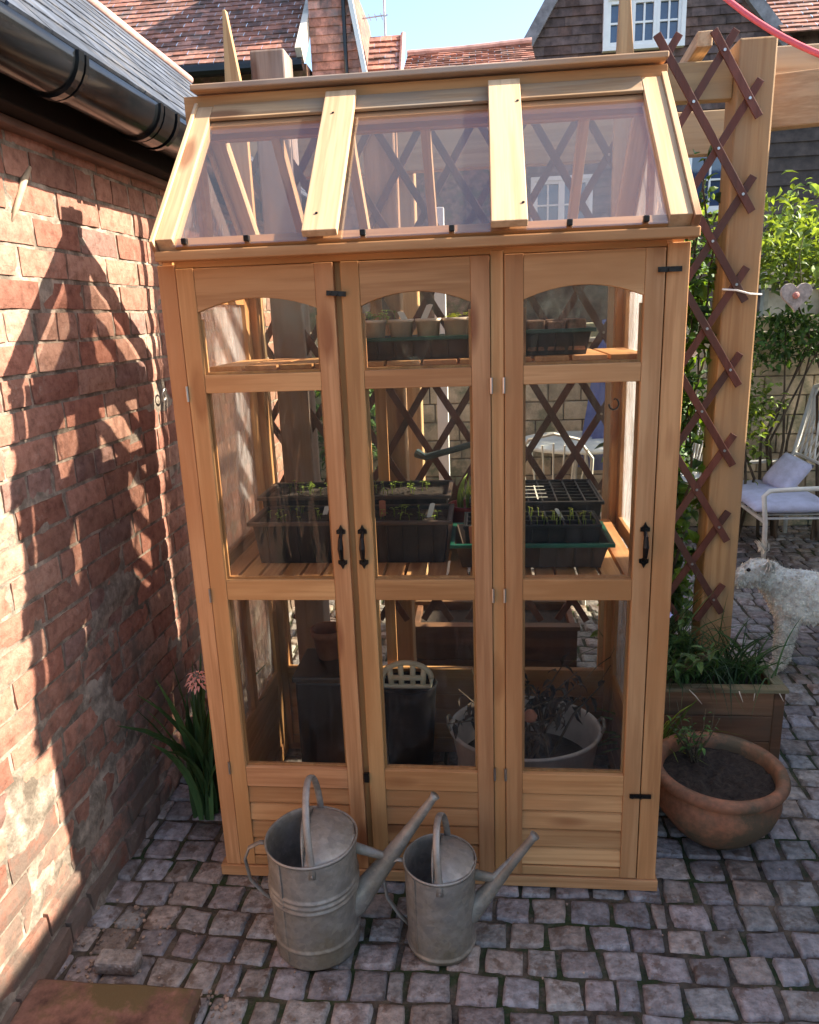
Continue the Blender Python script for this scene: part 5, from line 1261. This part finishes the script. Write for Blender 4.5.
# lower floor of the greenhouse
tbx, tby = .87,.37
tu = empty('galvanised_tub', (tbx, tby, .0), 'oval galvanised tub with a dead branching plant on the greenhouse floor behind the right door', 'tub')
q = MB(); q.lathe([(0,.045),(.15,.045),(.16,.047),(.178,.16),(.183,.165),(.183,.172),(.18,.177),(.196,.285),(.201,.29),(.205,.297),(.20,.304),(.193,.30),(.185,.285),(.155,.06),(0,.06)], (tbx,tby,-.03), 56, 1.16, .92); q.build('tub_body', mat('pale_zinc', (.62,.60,.56), .5, metal=.2, var=.12, dark=(.42,.39,.34), dthr=(.5,.65)), tu, smooth=True)
for s in (-1, 1):
    q = MB(); q.tube([(tbx+s*.218,tby-.04,.25),(tbx+s*.238,tby-.03,.285),(tbx+s*.241,tby,.295),(tbx+s*.238,tby+.03,.285),(tbx+s*.218,tby+.04,.25)], .005, 8); q.build('handle', M['galv'], tu)
q = MB(); q.disc((tbx,tby,.16), .185, 32, .02, 6, 1.1, .85); q.build('soil', M['soil'], tu)
dp_ = empty('dead_plant', (tbx,tby,.16), 'dark dead branching plant standing in the galvanised tub', 'plant'); r_ = random.Random(77)
q = MB(); lf = MB()
for i in range(26):
    t = r_.uniform(0,6.28); a = Vector((tbx+r_.gauss(0,.05), tby+r_.gauss(0,.04), .16)); b_ = a+Vector((math.cos(t)*.08, math.sin(t)*.06, r_.uniform(.12,.2))); c_ = b_+Vector((math.cos(t+r_.gauss(0,1))*.09, math.sin(t)*.05, r_.uniform(0,.12)))
    q.tube([a, b_, c_], [.005,.0035,.0015], 5)
    for k in range(7):
        p = b_.lerp(c_, r_.random()); lf.leaf(p, (r_.gauss(0,1), r_.gauss(0,1), r_.gauss(-.3,.5)), .045, .018, (0,0,1), .5, .2, .7)
q.build('stem', M['bark'], dp_); lf.build('leaves', mat('withered_leaf', (.045,.032,.022), .9, var=.3), dp_)
def pot(x, y, z, r, h, mt, lab, name='plant_pot', rot=None, group=None):
    q = MB(); q.lathe([(0,0),(r*.68,0),(r*.92,h*.78),(r,h*.78),(r*1.03,h),(r*.93,h),(r*.88,h*.75),(r*.64,.006),(0,.006)], (x,y,z), 28)
    o = tag(q.build(name, mt, smooth=True, origin=(x,y,z)), lab, 'plant pot', group)
    if rot: o.rotation_euler = rot
    return o
q = MB(); q.tube([(.84,.30,.25),(.80,.28,.45)], .006, 6); q.bar((.803,.28,.42),(.797,.28,.47),.024,.003); tag(q.build('hand_tool', M['whitep']), 'pale handled hand tool sticking up out of the galvanised tub', 'tool')
q = MB(); q.lathe([(0,0),(.018,.006),(.021,.02),(.012,.034),(0,.038)], (.88,.27,.345), 14); tag(q.build('red_bulb', M['terra_plain'], smooth=True), 'small orange-red ball caught in the dead plant in the tub', 'ball')
# cream fan-backed caddy
q = MB(); pts = []; cx, cz = .50,.405
n = 18
for i in range(n+1):
    t = math.pi*i/n; pts.append((cx+.078*math.cos(t), cz+.052*math.sin(t)))
cd_ = empty('cream_basket', (.50,.42,0), 'cream plastic basket with a rounded slotted handle on the greenhouse floor', 'basket')
# rounded slotted fan: outer arch, inner arch, uprights
q.tube([(p[0], .42, p[1]) for p in pts], .009, 8); q.tube([(cx+.05*math.cos(math.pi*i/n), .42, cz+.012*math.sin(math.pi*i/n)*0-.0+.0) for i in (0, n)], .009, 8)
for sx_ in (-.05,-.018,.018,.05): q.tube([(cx+sx_,.42,cz-.03),(cx+sx_*1.1,.42,cz+.052*math.sqrt(max(0,1-(sx_*1.1/.078)**2)))], .009, 8, flat=.5)
q.tube([(cx-.078,.42,cz),(cx-.075,.42,cz-.03),(cx+.075,.42,cz-.03),(cx+.078,.42,cz)], .008, 8)
q.build('slotted_handle', mat('cream_plastic', (.62,.57,.42), .5, use_attr=False), cd_, smooth=True)
q = MB(); q.lathe([(0,0),(.07,0),(.092,.33),(.096,.335),(.092,.34),(.085,.33),(.065,.01),(0,.01)], (.50,.44,.04), 30, 1, .8); q.build('basket_body', mat('matt_black_plastic', (.006,.006,.006), .8, spec=.1, use_attr=False), cd_, smooth=True)
# left: stack of pots, box, tubes
pot(.235,.50,.44,.055,.10,M['terra_plain'],'terracotta pot on top of the black storage box behind the left door')
bx = empty('storage_box', (.26,.47,0), 'dark plastic storage box on the greenhouse floor behind the left door', 'box')
q = MB(); q.box(.15,.38,.36,.56,.04,.415); q.build('box_body', M['tray'], bx, bevel=.008)
q = MB(); q.box(.142,.388,.352,.568,.4155,.437); q.build('lid', M['brown_tray'], bx, bevel=.006)
q = MB(); q.lathe([(0,0),(.10,0),(.15,.07),(.155,.075),(.15,.08),(.10,.012),(0,.012)], (.32,.23,.04), 36, 1.1, .8); tag(q.build('shallow_bowl', M['terra_plain'], smooth=True), 'shallow terracotta bowl holding tubes on the greenhouse floor behind the left door', 'bowl')
for i, (a, b_, lab) in enumerate((((.19,.24,.14),(.37,.15,.10),'upper clear plastic tube lying across the shallow bowl'),((.17,.20,.12),(.36,.11,.095),'lower clear plastic tube lying across the shallow bowl'))):
    q = MB(); q.tube([a, b_], .010, 12, caps=False); tag(q.build('plastic_tube', mat('milky_plastic_%d' % i, (.45,.44,.42), .3)), lab, 'tube', 'plastic tubes in the bowl')
pot(.62,.22,.037,.05,.11,M['terra_plain'],'terracotta pot on the greenhouse floor at the left of the tub')
# long-handled grey hose spout lying over behind the red pot (outside, on the trellis)
q = MB(); q.tube([(.53,.72,1.075),(.56,.70,1.065),(.66,.70,1.09),(.78,.70,1.125),(.86,.70,1.13)], [.016,.012,.011,.010,.008], 10); tag(q.build('hose_lance', mat('grey_green_plastic', (.05,.075,.08), .5)), 'dark grey-green hose lance resting behind the greenhouse at middle shelf height', 'hose lance')
